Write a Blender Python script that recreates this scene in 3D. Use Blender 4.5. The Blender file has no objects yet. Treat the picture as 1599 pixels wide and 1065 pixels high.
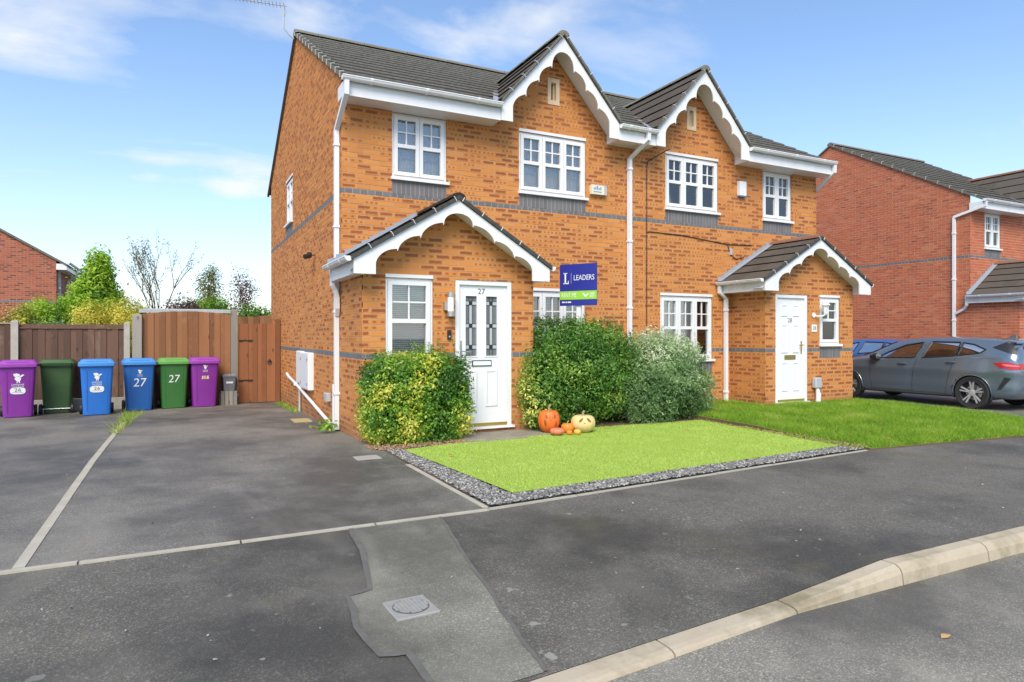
import bpy, math, random
import numpy as np
from mathutils import Vector, Matrix, noise as mnoise
from mathutils.bvhtree import BVHTree

RND = random.Random(11)
NPR = np.random.default_rng(11)
rad = math.radians
scene = bpy.context.scene
COL = scene.collection

# ------------------------------------------------------------------ camera
CAM_YAW = 26.9
CAM_LOC = (-2.135, -9.704, 1.39)
cam_d = bpy.data.cameras.new('camera')
cam = bpy.data.objects.new('camera', cam_d)
COL.objects.link(cam)
cam.location = CAM_LOC
cam.rotation_euler = (rad(90), 0, rad(-CAM_YAW))
cam_d.sensor_width = 36
cam_d.lens = 36 * 1031 / 1599
cam_d.shift_y = -7.5 / 1599
cam_d.clip_end = 2000
scene.camera = cam

# ------------------------------------------------------------------ world, sun, exposure
SUN_EL, SUN_AZ = 46, 214          # azimuth measured clockwise from +Y
w = bpy.data.worlds.new('World'); scene.world = w; w.use_nodes = True
wn, wl = w.node_tree.nodes, w.node_tree.links
wn.clear()
out = wn.new('ShaderNodeOutputWorld'); bg = wn.new('ShaderNodeBackground')
sky = wn.new('ShaderNodeTexSky'); sky.sky_type = 'NISHITA'; sky.sun_disc = False
sky.sun_elevation = rad(SUN_EL); sky.sun_rotation = rad(SUN_AZ)
sky.air_density = 1.0; sky.dust_density = 0.45; sky.ozone_density = 3.5
tc = wn.new('ShaderNodeTexCoord')
sep = wn.new('ShaderNodeSeparateXYZ'); wl.new(tc.outputs['Generated'], sep.inputs[0])
def wmath(op, a, b=None, clamp=False):
    n = wn.new('ShaderNodeMath'); n.operation = op; n.use_clamp = clamp
    for i, x in enumerate((a, b)):
        if x is None: continue
        if isinstance(x, (int, float)): n.inputs[i].default_value = x
        else: wl.new(x, n.inputs[i])
    return n.outputs[0]
zz = wmath('ADD', wmath('MAXIMUM', sep.outputs['Z'], 0.0), 0.16)
comb = wn.new('ShaderNodeCombineXYZ')
wl.new(wmath('DIVIDE', sep.outputs['X'], zz), comb.inputs[0])
wl.new(wmath('DIVIDE', sep.outputs['Y'], zz), comb.inputs[1])
cn = wn.new('ShaderNodeTexNoise'); cn.inputs['Scale'].default_value = 1.15
cn.inputs['Detail'].default_value = 7; cn.inputs['Roughness'].default_value = 0.56
cn.inputs['Distortion'].default_value = 0.25
mp = wn.new('ShaderNodeMapping'); mp.inputs['Location'].default_value = (3.3, 1.2, 0)
mp.inputs['Scale'].default_value = (0.8, 1.5, 1)
wl.new(comb.outputs[0], mp.inputs[0]); wl.new(mp.outputs[0], cn.inputs['Vector'])
cr = wn.new('ShaderNodeValToRGB')
cr.color_ramp.elements[0].position = 0.545; cr.color_ramp.elements[0].color = (0, 0, 0, 1)
cr.color_ramp.elements[1].position = 0.80; cr.color_ramp.elements[1].color = (1, 1, 1, 1)
# a few clouds that stand at fixed places in this sky
cval = cn.outputs[0]
nrm = wn.new('ShaderNodeVectorMath'); nrm.operation = 'NORMALIZE'; wl.new(tc.outputs['Generated'], nrm.inputs[0])
for (cd, cw, ca) in [((0.0852, 0.9737, 0.2111), 0.055, 0.3), ((0.3557, 0.8361, 0.4177), 0.09, 0.17), ((0.1668, 0.8827, 0.4393), 0.08, 0.16), ((-0.0197, 0.9759, 0.2172), 0.05, 0.16), ((0.4509, 0.773, 0.4463), 0.06, 0.15), ((-0.1542, 0.9236, 0.351), 0.09, 0.12)]:
    sb_ = wn.new('ShaderNodeVectorMath'); sb_.operation = 'SUBTRACT'; wl.new(nrm.outputs[0], sb_.inputs[0]); sb_.inputs[1].default_value = cd
    ml_ = wn.new('ShaderNodeVectorMath'); ml_.operation = 'MULTIPLY'; wl.new(sb_.outputs[0], ml_.inputs[0]); ml_.inputs[1].default_value = (1, 1, 2.0)
    ln_ = wn.new('ShaderNodeVectorMath'); ln_.operation = 'LENGTH'; wl.new(ml_.outputs[0], ln_.inputs[0])
    q_ = wmath('DIVIDE', ln_.outputs['Value'], cw); g_ = wmath('POWER', 2.718, wmath('MULTIPLY', wmath('MULTIPLY', q_, q_), -1.0))
    fn = wn.new('ShaderNodeTexNoise'); fn.inputs['Scale'].default_value = 16; fn.inputs['Detail'].default_value = 6; wl.new(ml_.outputs[0], fn.inputs['Vector'])
    cval = wmath('ADD', cval, wmath('MULTIPLY', g_, wmath('MULTIPLY', wmath('SUBTRACT', fn.outputs[0], .18), ca * 2.6)))
wl.new(cval, cr.inputs[0])
cloudcol = wn.new('ShaderNodeRGB'); cloudcol.outputs[0].default_value = (6.6, 6.75, 6.9, 1)
# light veil of thin cirrus everywhere + the clouds
veil = wmath('ADD', wmath('MULTIPLY', cr.outputs[0], 0.85), 0.05, True)
mixc = wn.new('ShaderNodeMix'); mixc.data_type = 'RGBA'
hs = wn.new('ShaderNodeHueSaturation'); hs.inputs['Saturation'].default_value = 1.04; hs.inputs['Value'].default_value = 1.6
wl.new(sky.outputs[0], hs.inputs['Color'])
# thin haze that whitens the sky towards the horizon all round
hz = wmath('MULTIPLY', wmath('POWER', 2.718, wmath('MULTIPLY', wmath('MAXIMUM', sep.outputs['Z'], 0.0), -7.0)), 0.72)
veil = wmath('MAXIMUM', veil, hz)
wl.new(veil, mixc.inputs[0]); wl.new(hs.outputs[0], mixc.inputs[6]); wl.new(cloudcol.outputs[0], mixc.inputs[7])
wl.new(mixc.outputs[2], bg.inputs['Color'])
bg.inputs['Strength'].default_value = 0.071
wl.new(bg.outputs[0], out.inputs[0])

sd = bpy.data.lights.new('sun', 'SUN'); sun = bpy.data.objects.new('sun', sd); COL.objects.link(sun)
sd.energy = 2.1; sd.angle = rad(35); sd.color = (1.0, 0.915, 0.79)
az = rad(SUN_AZ)
sdir = Vector((math.sin(az) * math.cos(rad(SUN_EL)), math.cos(az) * math.cos(rad(SUN_EL)), math.sin(rad(SUN_EL))))
sun.rotation_euler = (-sdir).to_track_quat('-Z', 'Y').to_euler()
sun.location = (0, -20, 30)
scene.view_settings.view_transform = 'Standard'
scene.view_settings.look = 'None'
scene.view_settings.exposure = 1.08
scene.view_settings.gamma = 1.0
scene.render.engine = 'CYCLES'

# ------------------------------------------------------------------ materials
class NT:
    def __init__(s, name):
        s.m = bpy.data.materials.new(name); s.m.use_nodes = True
        s.n = s.m.node_tree.nodes; s.l = s.m.node_tree.links
        s.b = s.n['Principled BSDF']
    def new(s, t, **kw):
        n = s.n.new(t)
        for k, v in kw.items(): setattr(n, k, v)
        return n
    def put(s, sock, x):
        if x is None: return
        if hasattr(x, 'is_linked') or hasattr(x, 'links'): s.l.new(x, sock)
        elif isinstance(x, (tuple, list)): sock.default_value = tuple(x) + ((1,) if len(x) == 3 and sock.type == 'RGBA' else ())
        else: sock.default_value = x
    def math(s, op, a, b=None, c=None, clamp=False):
        n = s.new('ShaderNodeMath', operation=op, use_clamp=clamp)
        for i, x in enumerate((a, b, c)): s.put(n.inputs[i], x) if x is not None else None
        return n.outputs[0]
    def mix(s, f, a, b, mode='MIX'):
        n = s.new('ShaderNodeMix', data_type='RGBA', blend_type=mode)
        s.put(n.inputs[0], f); s.put(n.inputs[6], a); s.put(n.inputs[7], b); return n.outputs[2]
    def obj(s): return s.new('ShaderNodeTexCoord').outputs['Object']
    def pos(s): return s.new('ShaderNodeNewGeometry').outputs['Position']
    def noise(s, scale, vec=None, detail=4, rough=.55, dist=0):
        n = s.new('ShaderNodeTexNoise'); n.inputs['Scale'].default_value = scale
        n.inputs['Detail'].default_value = detail; n.inputs['Roughness'].default_value = rough
        n.inputs['Distortion'].default_value = dist
        if vec is not None: s.l.new(vec, n.inputs['Vector'])
        return n.outputs[0]
    def voro(s, scale, vec=None, feat='F1', out='Distance'):
        n = s.new('ShaderNodeTexVoronoi', feature=feat); n.inputs['Scale'].default_value = scale
        if vec is not None: s.l.new(vec, n.inputs['Vector'])
        return n.outputs[out]
    def ramp(s, f, stops, interp='LINEAR'):
        n = s.new('ShaderNodeValToRGB'); cr = n.color_ramp; cr.interpolation = interp
        while len(cr.elements) < len(stops): cr.elements.new(.5)
        for e, (p, c) in zip(cr.elements, stops):
            e.position = p; e.color = (c, c, c, 1) if isinstance(c, (int, float)) else tuple(c) + (1,)
        s.put(n.inputs[0], f); return n.outputs[0]
    def attr(s, name): return s.new('ShaderNodeAttribute', attribute_name=name).outputs['Fac']
    def mapping(s, vec, scale):
        n = s.new('ShaderNodeMapping'); n.inputs['Scale'].default_value = scale; s.l.new(vec, n.inputs[0]); return n.outputs[0]
    def bump(s, h, strength=.3, dist=.01):
        n = s.new('ShaderNodeBump'); n.inputs['Strength'].default_value = strength; n.inputs['Distance'].default_value = dist
        s.l.new(h, n.inputs['Height']); s.l.new(n.outputs[0], s.b.inputs['Normal'])
    def col(s, c): s.put(s.b.inputs['Base Color'], c)
    def rough(s, c): s.put(s.b.inputs['Roughness'], c)

def simple(name, c, rough=.5, var=.12, scale=9, metal=0, bump=0, coat=0):
    t = NT(name)
    n = t.noise(scale, t.obj(), 5)
    t.col(t.mix(n, tuple(x * (1 - var) for x in c), tuple(min(1, x * (1 + var)) for x in c)))
    t.rough(rough); t.b.inputs['Metallic'].default_value = metal
    if coat: t.b.inputs['Coat Weight'].default_value = coat; t.b.inputs['Coat Roughness'].default_value = .04
    if bump: t.bump(t.noise(scale * 14, t.obj(), 3), bump, .004)
    return t.m

def brick_mat(name, base_a, base_b, dark_a, dark_b, p_solid, p_spot):
    t = NT(name)
    uv = t.new('ShaderNodeTexCoord').outputs['UV']
    sp = t.new('ShaderNodeSeparateXYZ'); t.l.new(uv, sp.inputs[0]); u, v = sp.outputs[0], sp.outputs[1]
    r = t.attr('rnd')
    r2 = t.math('FRACT', t.math('MULTIPLY', r, 37.7)); r3 = t.math('FRACT', t.math('MULTIPLY', r, 91.3))
    nz = t.noise(26, t.pos(), 4, .6); nf = t.noise(110, t.pos(), 3)
    wob = t.math('MULTIPLY', t.math('SUBTRACT', nz, .5), .03)
    eu = t.math('MULTIPLY', t.math('MINIMUM', u, t.math('SUBTRACT', 1.0, u)), .215)
    ev = t.math('MULTIPLY', t.math('MINIMUM', v, t.math('SUBTRACT', 1.0, v)), .065)
    e = t.math('ADD', t.math('MINIMUM', t.math('SUBTRACT', eu, .014), t.math('SUBTRACT', ev, .008)), wob)
    solid = t.math('MULTIPLY', e, 110, clamp=True)
    k = t.math('ADD', 2.0, t.math('ROUND', t.math('MULTIPLY', r2, 1.2)))
    su = t.math('ABSOLUTE', t.math('SINE', t.math('MULTIPLY', t.math('MULTIPLY', u, k), math.pi)))
    sv = t.math('SINE', t.math('MULTIPLY', v, math.pi))
    spot = t.math('MULTIPLY', t.math('SUBTRACT', t.math('ADD', t.math('MULTIPLY', su, sv), t.math('MULTIPLY', wob, 5)), .58), 4.0, clamp=True)
    is_solid = t.math('LESS_THAN', r, p_solid)
    is_spot = t.math('MULTIPLY', t.math('GREATER_THAN', r, p_solid), t.math('LESS_THAN', r, p_solid + p_spot))
    m = t.math('ADD', t.math('MULTIPLY', is_solid, solid), t.math('MULTIPLY', is_spot, t.math('MULTIPLY', spot, .8)), clamp=True)
    base = t.mix(r2, base_a, base_b)
    base = t.mix(t.math('MULTIPLY', nf, .35), base, tuple(x * .7 for x in base_a))
    dark = t.mix(r3, dark_a, dark_b)
    dark = t.mix(t.math('MULTIPLY', nf, .4), dark, tuple(x * .6 for x in dark_a))
    c = t.mix(t.math('MULTIPLY', m, .95), base, dark)
    stain = t.noise(.55, t.pos(), 3)
    c = t.mix(t.ramp(stain, [(.45, 0), (.8, .28)]), c, tuple(x * .72 for x in base_a))
    zs = t.new('ShaderNodeSeparateXYZ'); t.l.new(t.pos(), zs.inputs[0])          # splash dirt near the ground
    dirt = t.ramp(t.math('ADD', zs.outputs[2], t.math('MULTIPLY', t.noise(3, t.pos(), 4), .35)), [(.22, .55), (.50, 0)])
    c = t.mix(dirt, c, (.20, .105, .045))
    t.col(c); t.rough(.85); t.bump(t.noise(160, t.pos(), 4), .5, .004)
    return t.m

M = {}
M['brick'] = brick_mat('orange_brick', (.60, .222, .048), (.67, .275, .068), (.345, .098, .028), (.255, .074, .026), .40, .30)
M['brick_red'] = brick_mat('red_brick', (.55, .155, .060), (.46, .115, .048), (.62, .23, .10), (.20, .062, .038), .34, .10)
M['brick_far'] = brick_mat('far_red_brick', (.46, .14, .065), (.37, .095, .05), (.16, .055, .042), (.10, .045, .04), .30, .05)
def mortar(name, c):
    t = NT(name); n = t.noise(40, t.pos(), 5)
    t.col(t.mix(n, tuple(x * .75 for x in c), c)); t.rough(.95); t.bump(t.noise(220, t.pos(), 3), .4, .003); return t.m
M['mortar'] = mortar('mortar', (.56, .39, .25))
M['mortar_red'] = mortar('mortar_red', (.66, .50, .40))
M['mortar_grey'] = mortar('mortar_grey', (.42, .36, .30))
def grey_brick():
    t = NT('grey_brick'); r = t.attr('rnd'); n = t.noise(60, t.pos(), 4)
    t.col(t.mix(n, t.mix(r, (.085, .09, .10), (.15, .155, .165)), (.17, .17, .175))); t.rough(.7); t.bump(n, .3, .003); return t.m
M['brick_grey'] = grey_brick()
def upvc():
    t = NT('white_upvc'); n = t.noise(3, t.pos(), 5); d = t.noise(.9, t.mapping(t.pos(), (3, 3, .5)), 6, .7)
    t.col(t.mix(t.ramp(d, [(.50, 0), (.80, .45)]), t.mix(n, (.76, .76, .755), (.80, .80, .79)), (.58, .57, .52))); t.rough(.38); return t.m
M['white'] = upvc()
M['white_door'] = simple('white_door', (.78, .785, .79), .32, .02, 6)
M['cream'] = simple('cream_stone', (.68, .52, .34), .8, .1, 30, bump=.2)
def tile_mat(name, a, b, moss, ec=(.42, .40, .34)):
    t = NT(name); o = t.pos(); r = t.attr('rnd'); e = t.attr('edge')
    n = t.noise(9, o, 6, .65); n2 = t.noise(60, o, 4); l = t.noise(2.2, o, 5, .7)
    c = t.mix(n, a, b); c = t.mix(t.math('MULTIPLY', r, .3), c, tuple(x * 1.3 for x in b))
    c = t.mix(t.ramp(n2, [(.70, 0), (.85, .3)]), c, (.16, .155, .13))
    c = t.mix(t.ramp(l, [(.60, 0), (.75, moss)]), c, (.13, .125, .045))
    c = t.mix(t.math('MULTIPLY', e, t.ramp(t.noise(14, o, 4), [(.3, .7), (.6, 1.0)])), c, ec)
    t.col(c); t.rough(.95); t.b.inputs['Specular IOR Level'].default_value = .08; t.bump(n2, .25, .004); return t.m
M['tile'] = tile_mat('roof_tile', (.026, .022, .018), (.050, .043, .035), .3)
M['tile_brown'] = tile_mat('porch_tile', (.070, .059, .049), (.115, .099, .083), .3, (.025, .022, .019))  # dark edge colour paints in the shadow lines along the tile courses
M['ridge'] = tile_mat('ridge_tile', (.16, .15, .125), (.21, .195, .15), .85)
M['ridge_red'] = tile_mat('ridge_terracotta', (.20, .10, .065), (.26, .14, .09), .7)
M['underlay'] = simple('roof_underlay', (.03, .03, .03), .9)
M['undercloak'] = simple('verge_mortar', (.15, .14, .115), .95, .55, 16, bump=.5)
M['undercloak_dark'] = simple('verge_mortar_dark', (.06, .058, .052), .95, .7, 16, bump=.5)
M['lead'] = simple('lead_flashing', (.30, .33, .37), .5, .2, 8, bump=.2)
def glass():
    t = NT('window_glass'); t.n.remove(t.b)
    tr = t.new('ShaderNodeBsdfTransparent'); tr.inputs[0].default_value = (.95, .96, .955, 1)
    gl = t.new('ShaderNodeBsdfGlossy'); gl.inputs['Roughness'].default_value = .015
    lw = t.new('ShaderNodeFresnel'); lw.inputs[0].default_value = 1.5
    f = t.math('ADD', t.math('MULTIPLY', lw.outputs[0], 1.2), .10, clamp=True)
    mx = t.new('ShaderNodeMixShader'); t.l.new(f, mx.inputs[0]); t.l.new(tr.outputs[0], mx.inputs[1]); t.l.new(gl.outputs[0], mx.inputs[2])
    t.l.new(mx.outputs[0], t.n['Material Output'].inputs[0]); return t.m
M['glass'] = glass()
def carglass():
    t = NT('car_glass'); t.n.remove(t.b)
    tr = t.new('ShaderNodeBsdfTransparent'); tr.inputs[0].default_value = (.17, .20, .21, 1)
    gl = t.new('ShaderNodeBsdfGlossy'); gl.inputs['Roughness'].default_value = .01
    lw = t.new('ShaderNodeFresnel'); lw.inputs[0].default_value = 1.5
    f = t.math('ADD', t.math('MULTIPLY', lw.outputs[0], .9), .03, clamp=True)
    mx = t.new('ShaderNodeMixShader'); t.l.new(f, mx.inputs[0]); t.l.new(tr.outputs[0], mx.inputs[1]); t.l.new(gl.outputs[0], mx.inputs[2])
    t.l.new(mx.outputs[0], t.n['Material Output'].inputs[0]); return t.m
M['carglass'] = carglass()
M['obscure'] = simple('textured_door_glass', (.15, .16, .16), .25, .5, 90, bump=.6)
M['leading_glass'] = simple('clear_bevel_glass', (.42, .46, .47), .12, .1, 30)
M['blind'] = simple('blind_slat', (.85, .85, .82), .6, .06)
M['net'] = simple('net_curtain', (.86, .80, .70), .9, .08, 14)
M['black'] = simple('black_plastic', (.02, .02, .022), .45)
M['dark'] = simple('dark_interior', (.03, .03, .032), .8)
M['steel'] = simple('brushed_steel', (.55, .53, .48), .35, .08, 20, metal=.9)
M['chrome'] = simple('chrome', (.75, .75, .75), .12, .03, 20, metal=1)
M['brass'] = simple('brass', (.45, .33, .10), .4, .15, 20, metal=.8)
M['greybox'] = simple('grey_plastic_box', (.42, .44, .45), .55)
M['concrete'] = simple('concrete_post', (.42, .39, .33), .95, .3, 7, bump=.4)
def wood(name, a, b, stain):
    t = NT(name); o = t.obj(); r = t.new('ShaderNodeObjectInfo').outputs['Random']
    add = t.new('ShaderNodeVectorMath', operation='ADD'); t.l.new(o, add.inputs[0])
    cb = t.new('ShaderNodeCombineXYZ'); t.l.new(t.math('MULTIPLY', r, 40), cb.inputs[0]); t.l.new(t.math('MULTIPLY', r, 17), cb.inputs[2]); t.l.new(cb.outputs[0], add.inputs[1])
    p = add.outputs[0]
    g = t.noise(30, t.mapping(p, (1, 1, .05)), 6, .65, .4); k = t.voro(3.0, t.mapping(p, (2.2, 2.2, .8)))
    c = t.mix(g, a, b); c = t.mix(t.math('MULTIPLY', r, .75), c, tuple(x * .5 for x in a))
    c = t.mix(t.ramp(k, [(.06, .85), (.16, 0)]), c, tuple(x * .3 for x in a))
    big = t.noise(2.2, t.mapping(p, (1.3, 1, .5)), 5, .7)
    c = t.mix(t.ramp(big, [(.55, 0), (.75, .5)]), c, stain)
    t.col(c); t.rough(.85); t.bump(g, .4, .006); return t.m
M['wood_dark'] = wood('dark_fence_wood', (.115, .060, .040), (.20, .112, .074), (.34, .26, .19))
M['wood_orange'] = wood('orange_fence_wood', (.25, .105, .042), (.36, .165, .070), (.42, .29, .17))
M['wood_gate'] = wood('gate_wood', (.27, .098, .036), (.36, .145, .058), (.34, .17, .08))
M['wood_grey'] = wood('grey_weathered_wood', (.30, .28, .24), (.40, .37, .32), (.35, .33, .27))
M['felt'] = simple('grey_roof_felt', (.42, .44, .44), .85, .25, 6, bump=.3)

def asphalt(name, dark, light, wet=0, lich=0, tint=None):
    t = NT(name); p = t.pos()
    ag = t.voro(165, p, out='Color'); sp = t.new('ShaderNodeSeparateXYZ'); t.l.new(ag, sp.inputs[0])
    ag2 = t.voro(85, p, out='Color'); sp2 = t.new('ShaderNodeSeparateXYZ'); t.l.new(ag2, sp2.inputs[0])
    n = t.noise(150, p, 4, .7); big = t.noise(.45, p, 6, .62); mid = t.noise(2.3, p, 6, .65)
    c = t.mix(n, dark, light)
    c = t.mix(t.ramp(sp.outputs[0], [(.70, 0), (.95, .55)]), c, tuple(min(1, x * 2.1) for x in light))
    c = t.mix(t.ramp(sp2.outputs[1], [(.90, 0), (.99, .6)]), c, (.30, .29, .26))
    c = t.mix(t.ramp(sp.outputs[1], [(.75, 0), (1, .5)]), c, tuple(x * .45 for x in dark))
    c = t.mix(t.ramp(big, [(.40, .75), (.56, 0)]), c, tuple(x * .5 for x in dark))
    st = t.noise(.9, t.mapping(p, (1.0, .55, 1)), 4, .6, .8); c = t.mix(t.ramp(st, [(.54, 0), (.68, .34)]), c, tuple(min(1, x * 1.35) for x in light))
    gm = t.noise(.7, p, 5, .7); c = t.mix(t.ramp(gm, [(.56, 0), (.70, .5)]), c, (.10, .096, .042))
    c = t.mix(t.ramp(mid, [(.5, 0), (.75, .28)]), c, tuple(min(1, x * 1.5) for x in light))
    if lich:
        v = t.noise(7.5, p, 3, .5); v2 = t.noise(.8, p, 3)
        c = t.mix(t.math('MULTIPLY', t.ramp(v, [(.70, 0), (.725, lich)]), t.ramp(v2, [(.4, .1), (.6, 1)])), c, (.30, .30, .25))
        ms = t.noise(1.1, t.mapping(p, (1, 1.6, 1)), 5, .7)
        c = t.mix(t.ramp(ms, [(.60, 0), (.76, .38)]), c, (.16, .15, .06))
    t.col(c)
    t.rough(t.ramp(big, [(.35, .62 - .2 * wet), (.65, .9 - .12 * wet)]))
    h = t.math('ADD', t.math('MULTIPLY', sp.outputs[0], .6), n)
    t.bump(h, .7, .006); return t.m
M['drive'] = asphalt('driveway_asphalt', (.112, .102, .083), (.225, .207, .170), wet=.8)
M['path'] = asphalt('pavement_asphalt', (.070, .064, .052), (.160, .147, .119), lich=.85)
M['road'] = asphalt('road_asphalt', (.140, .129, .104), (.29, .268, .217))
M['patch'] = asphalt('patch_asphalt', (.165, .157, .120), (.275, .262, .205))
M['tar'] = simple('tar_seal', (.125, .12, .105), .6, .35, 14, bump=.3)
def kerbmat():
    t = NT('kerb_concrete'); p = t.pos(); n = t.noise(5, p, 6, .65); f = t.noise(90, p, 3)
    c = t.mix(n, (.38, .31, .21), (.52, .45, .33)); c = t.mix(t.ramp(f, [(.55, 0), (.8, .5)]), c, (.30, .26, .20))
    g = t.noise(1.7, p, 5, .7); c = t.mix(t.ramp(g, [(.48, 0), (.68, .75)]), c, (.17, .14, .07))
    t.col(c); t.rough(.9); t.bump(f, .5, .004); return t.m
M['kerb'] = kerbmat()
M['edging'] = simple('concrete_edging', (.40, .37, .29), .95, .25, 8, bump=.4)
M['iron'] = simple('cast_iron', (.30, .295, .27), .55, .2, 20, bump=.3)
M['soil'] = simple('soil_bark', (.15, .085, .05), 1, .5, 40, bump=.8)
M['ground'] = simple('earth_ground', (.10, .10, .06), 1, .4, 1.5)
M['paver'] = simple('stone_paving', (.24, .205, .165), .7, .3, 10, bump=.3)

LEAFK = 1.35
def leafmat(name, stops, rough=.45, trans=.38):
    stops = [(p, tuple(min(.85, x * LEAFK) for x in c)) for p, c in stops] if name not in ('slate_chip', 'dead_leaf', 'bark_litter') else stops
    t = NT(name); r = t.attr('rnd')
    t.col(t.ramp(r, stops)); t.rough(rough)
    tb = t.new('ShaderNodeBsdfTranslucent'); t.l.new(t.ramp(r, [(p, tuple(min(1, x * 1.3) for x in c)) for p, c in stops]), tb.inputs[0])
    mx = t.new('ShaderNodeMixShader'); mx.inputs[0].default_value = trans
    t.l.new(t.b.outputs[0], mx.inputs[1]); t.l.new(tb.outputs[0], mx.inputs[2])
    t.l.new(mx.outputs[0], t.n['Material Output'].inputs[0]); return t.m
M['leaf_varieg'] = leafmat('variegated_leaf', [(0, (.04, .11, .015)), (.32, (.10, .24, .028)), (.5, (.20, .34, .035)), (.66, (.52, .48, .06)), (1, (.74, .66, .20))])
M['leaf_green'] = leafmat('privet_leaf', [(0, (.03, .085, .014)), (.42, (.085, .20, .028)), (.74, (.18, .31, .045)), (1, (.58, .55, .14))])
M['leaf_silver'] = leafmat('silver_leaf', [(0, (.06, .12, .035)), (.35, (.17, .27, .10)), (.62, (.32, .42, .21)), (1, (.62, .68, .50))], .6)
M['leaf_conifer'] = leafmat('conifer_leaf', [(0, (.05, .12, .010)), (.5, (.19, .33, .018)), (1, (.38, .50, .04))], .6)
M['leaf_yellow'] = leafmat('golden_leaf', [(0, (.10, .16, .015)), (.5, (.36, .34, .04)), (1, (.62, .53, .10))], .6)
M['leaf_dull'] = leafmat('dull_leaf', [(0, (.06, .075, .02)), (.6, (.16, .17, .05)), (1, (.32, .22, .08))], .6)
M['leaf_dark_red'] = leafmat('dark_red_leaf', [(0, (.06, .03, .03)), (1, (.17, .08, .07))], .6)
M['grass'] = leafmat('grass_blade', [(0, (.085, .165, .010)), (.5, (.16, .28, .014)), (.85, (.25, .36, .03)), (1, (.40, .36, .13))], .6, .35)
M['turf'] = leafmat('artificial_grass', [(0, (.22, .32, .035)), (.6, (.31, .42, .065)), (1, (.44, .52, .16))], .7, .2)
M['lawn_base'] = simple('lawn_soil', (.13, .21, .015), 1, .3, 20)
M['turf_base'] = simple('turf_mat', (.30, .40, .06), 1, .2, 90, bump=.5)
M['bark'] = simple('bark', (.11, .085, .065), .95, .4, 14, bump=.5)
M['deadleaf'] = leafmat('dead_leaf', [(0, (.42, .09, .03)), (.5, (.5, .2, .06)), (1, (.5, .33, .15))], .7, .1)
M['litter'] = leafmat('bark_litter', [(0, (.14, .075, .04)), (.5, (.27, .16, .085)), (1, (.42, .30, .18))], .9, 0)
M['slate'] = leafmat('slate_chip', [(0, (.06, .058, .053)), (.55, (.19, .183, .165)), (1, (.46, .445, .41))], .6, 0)

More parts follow.
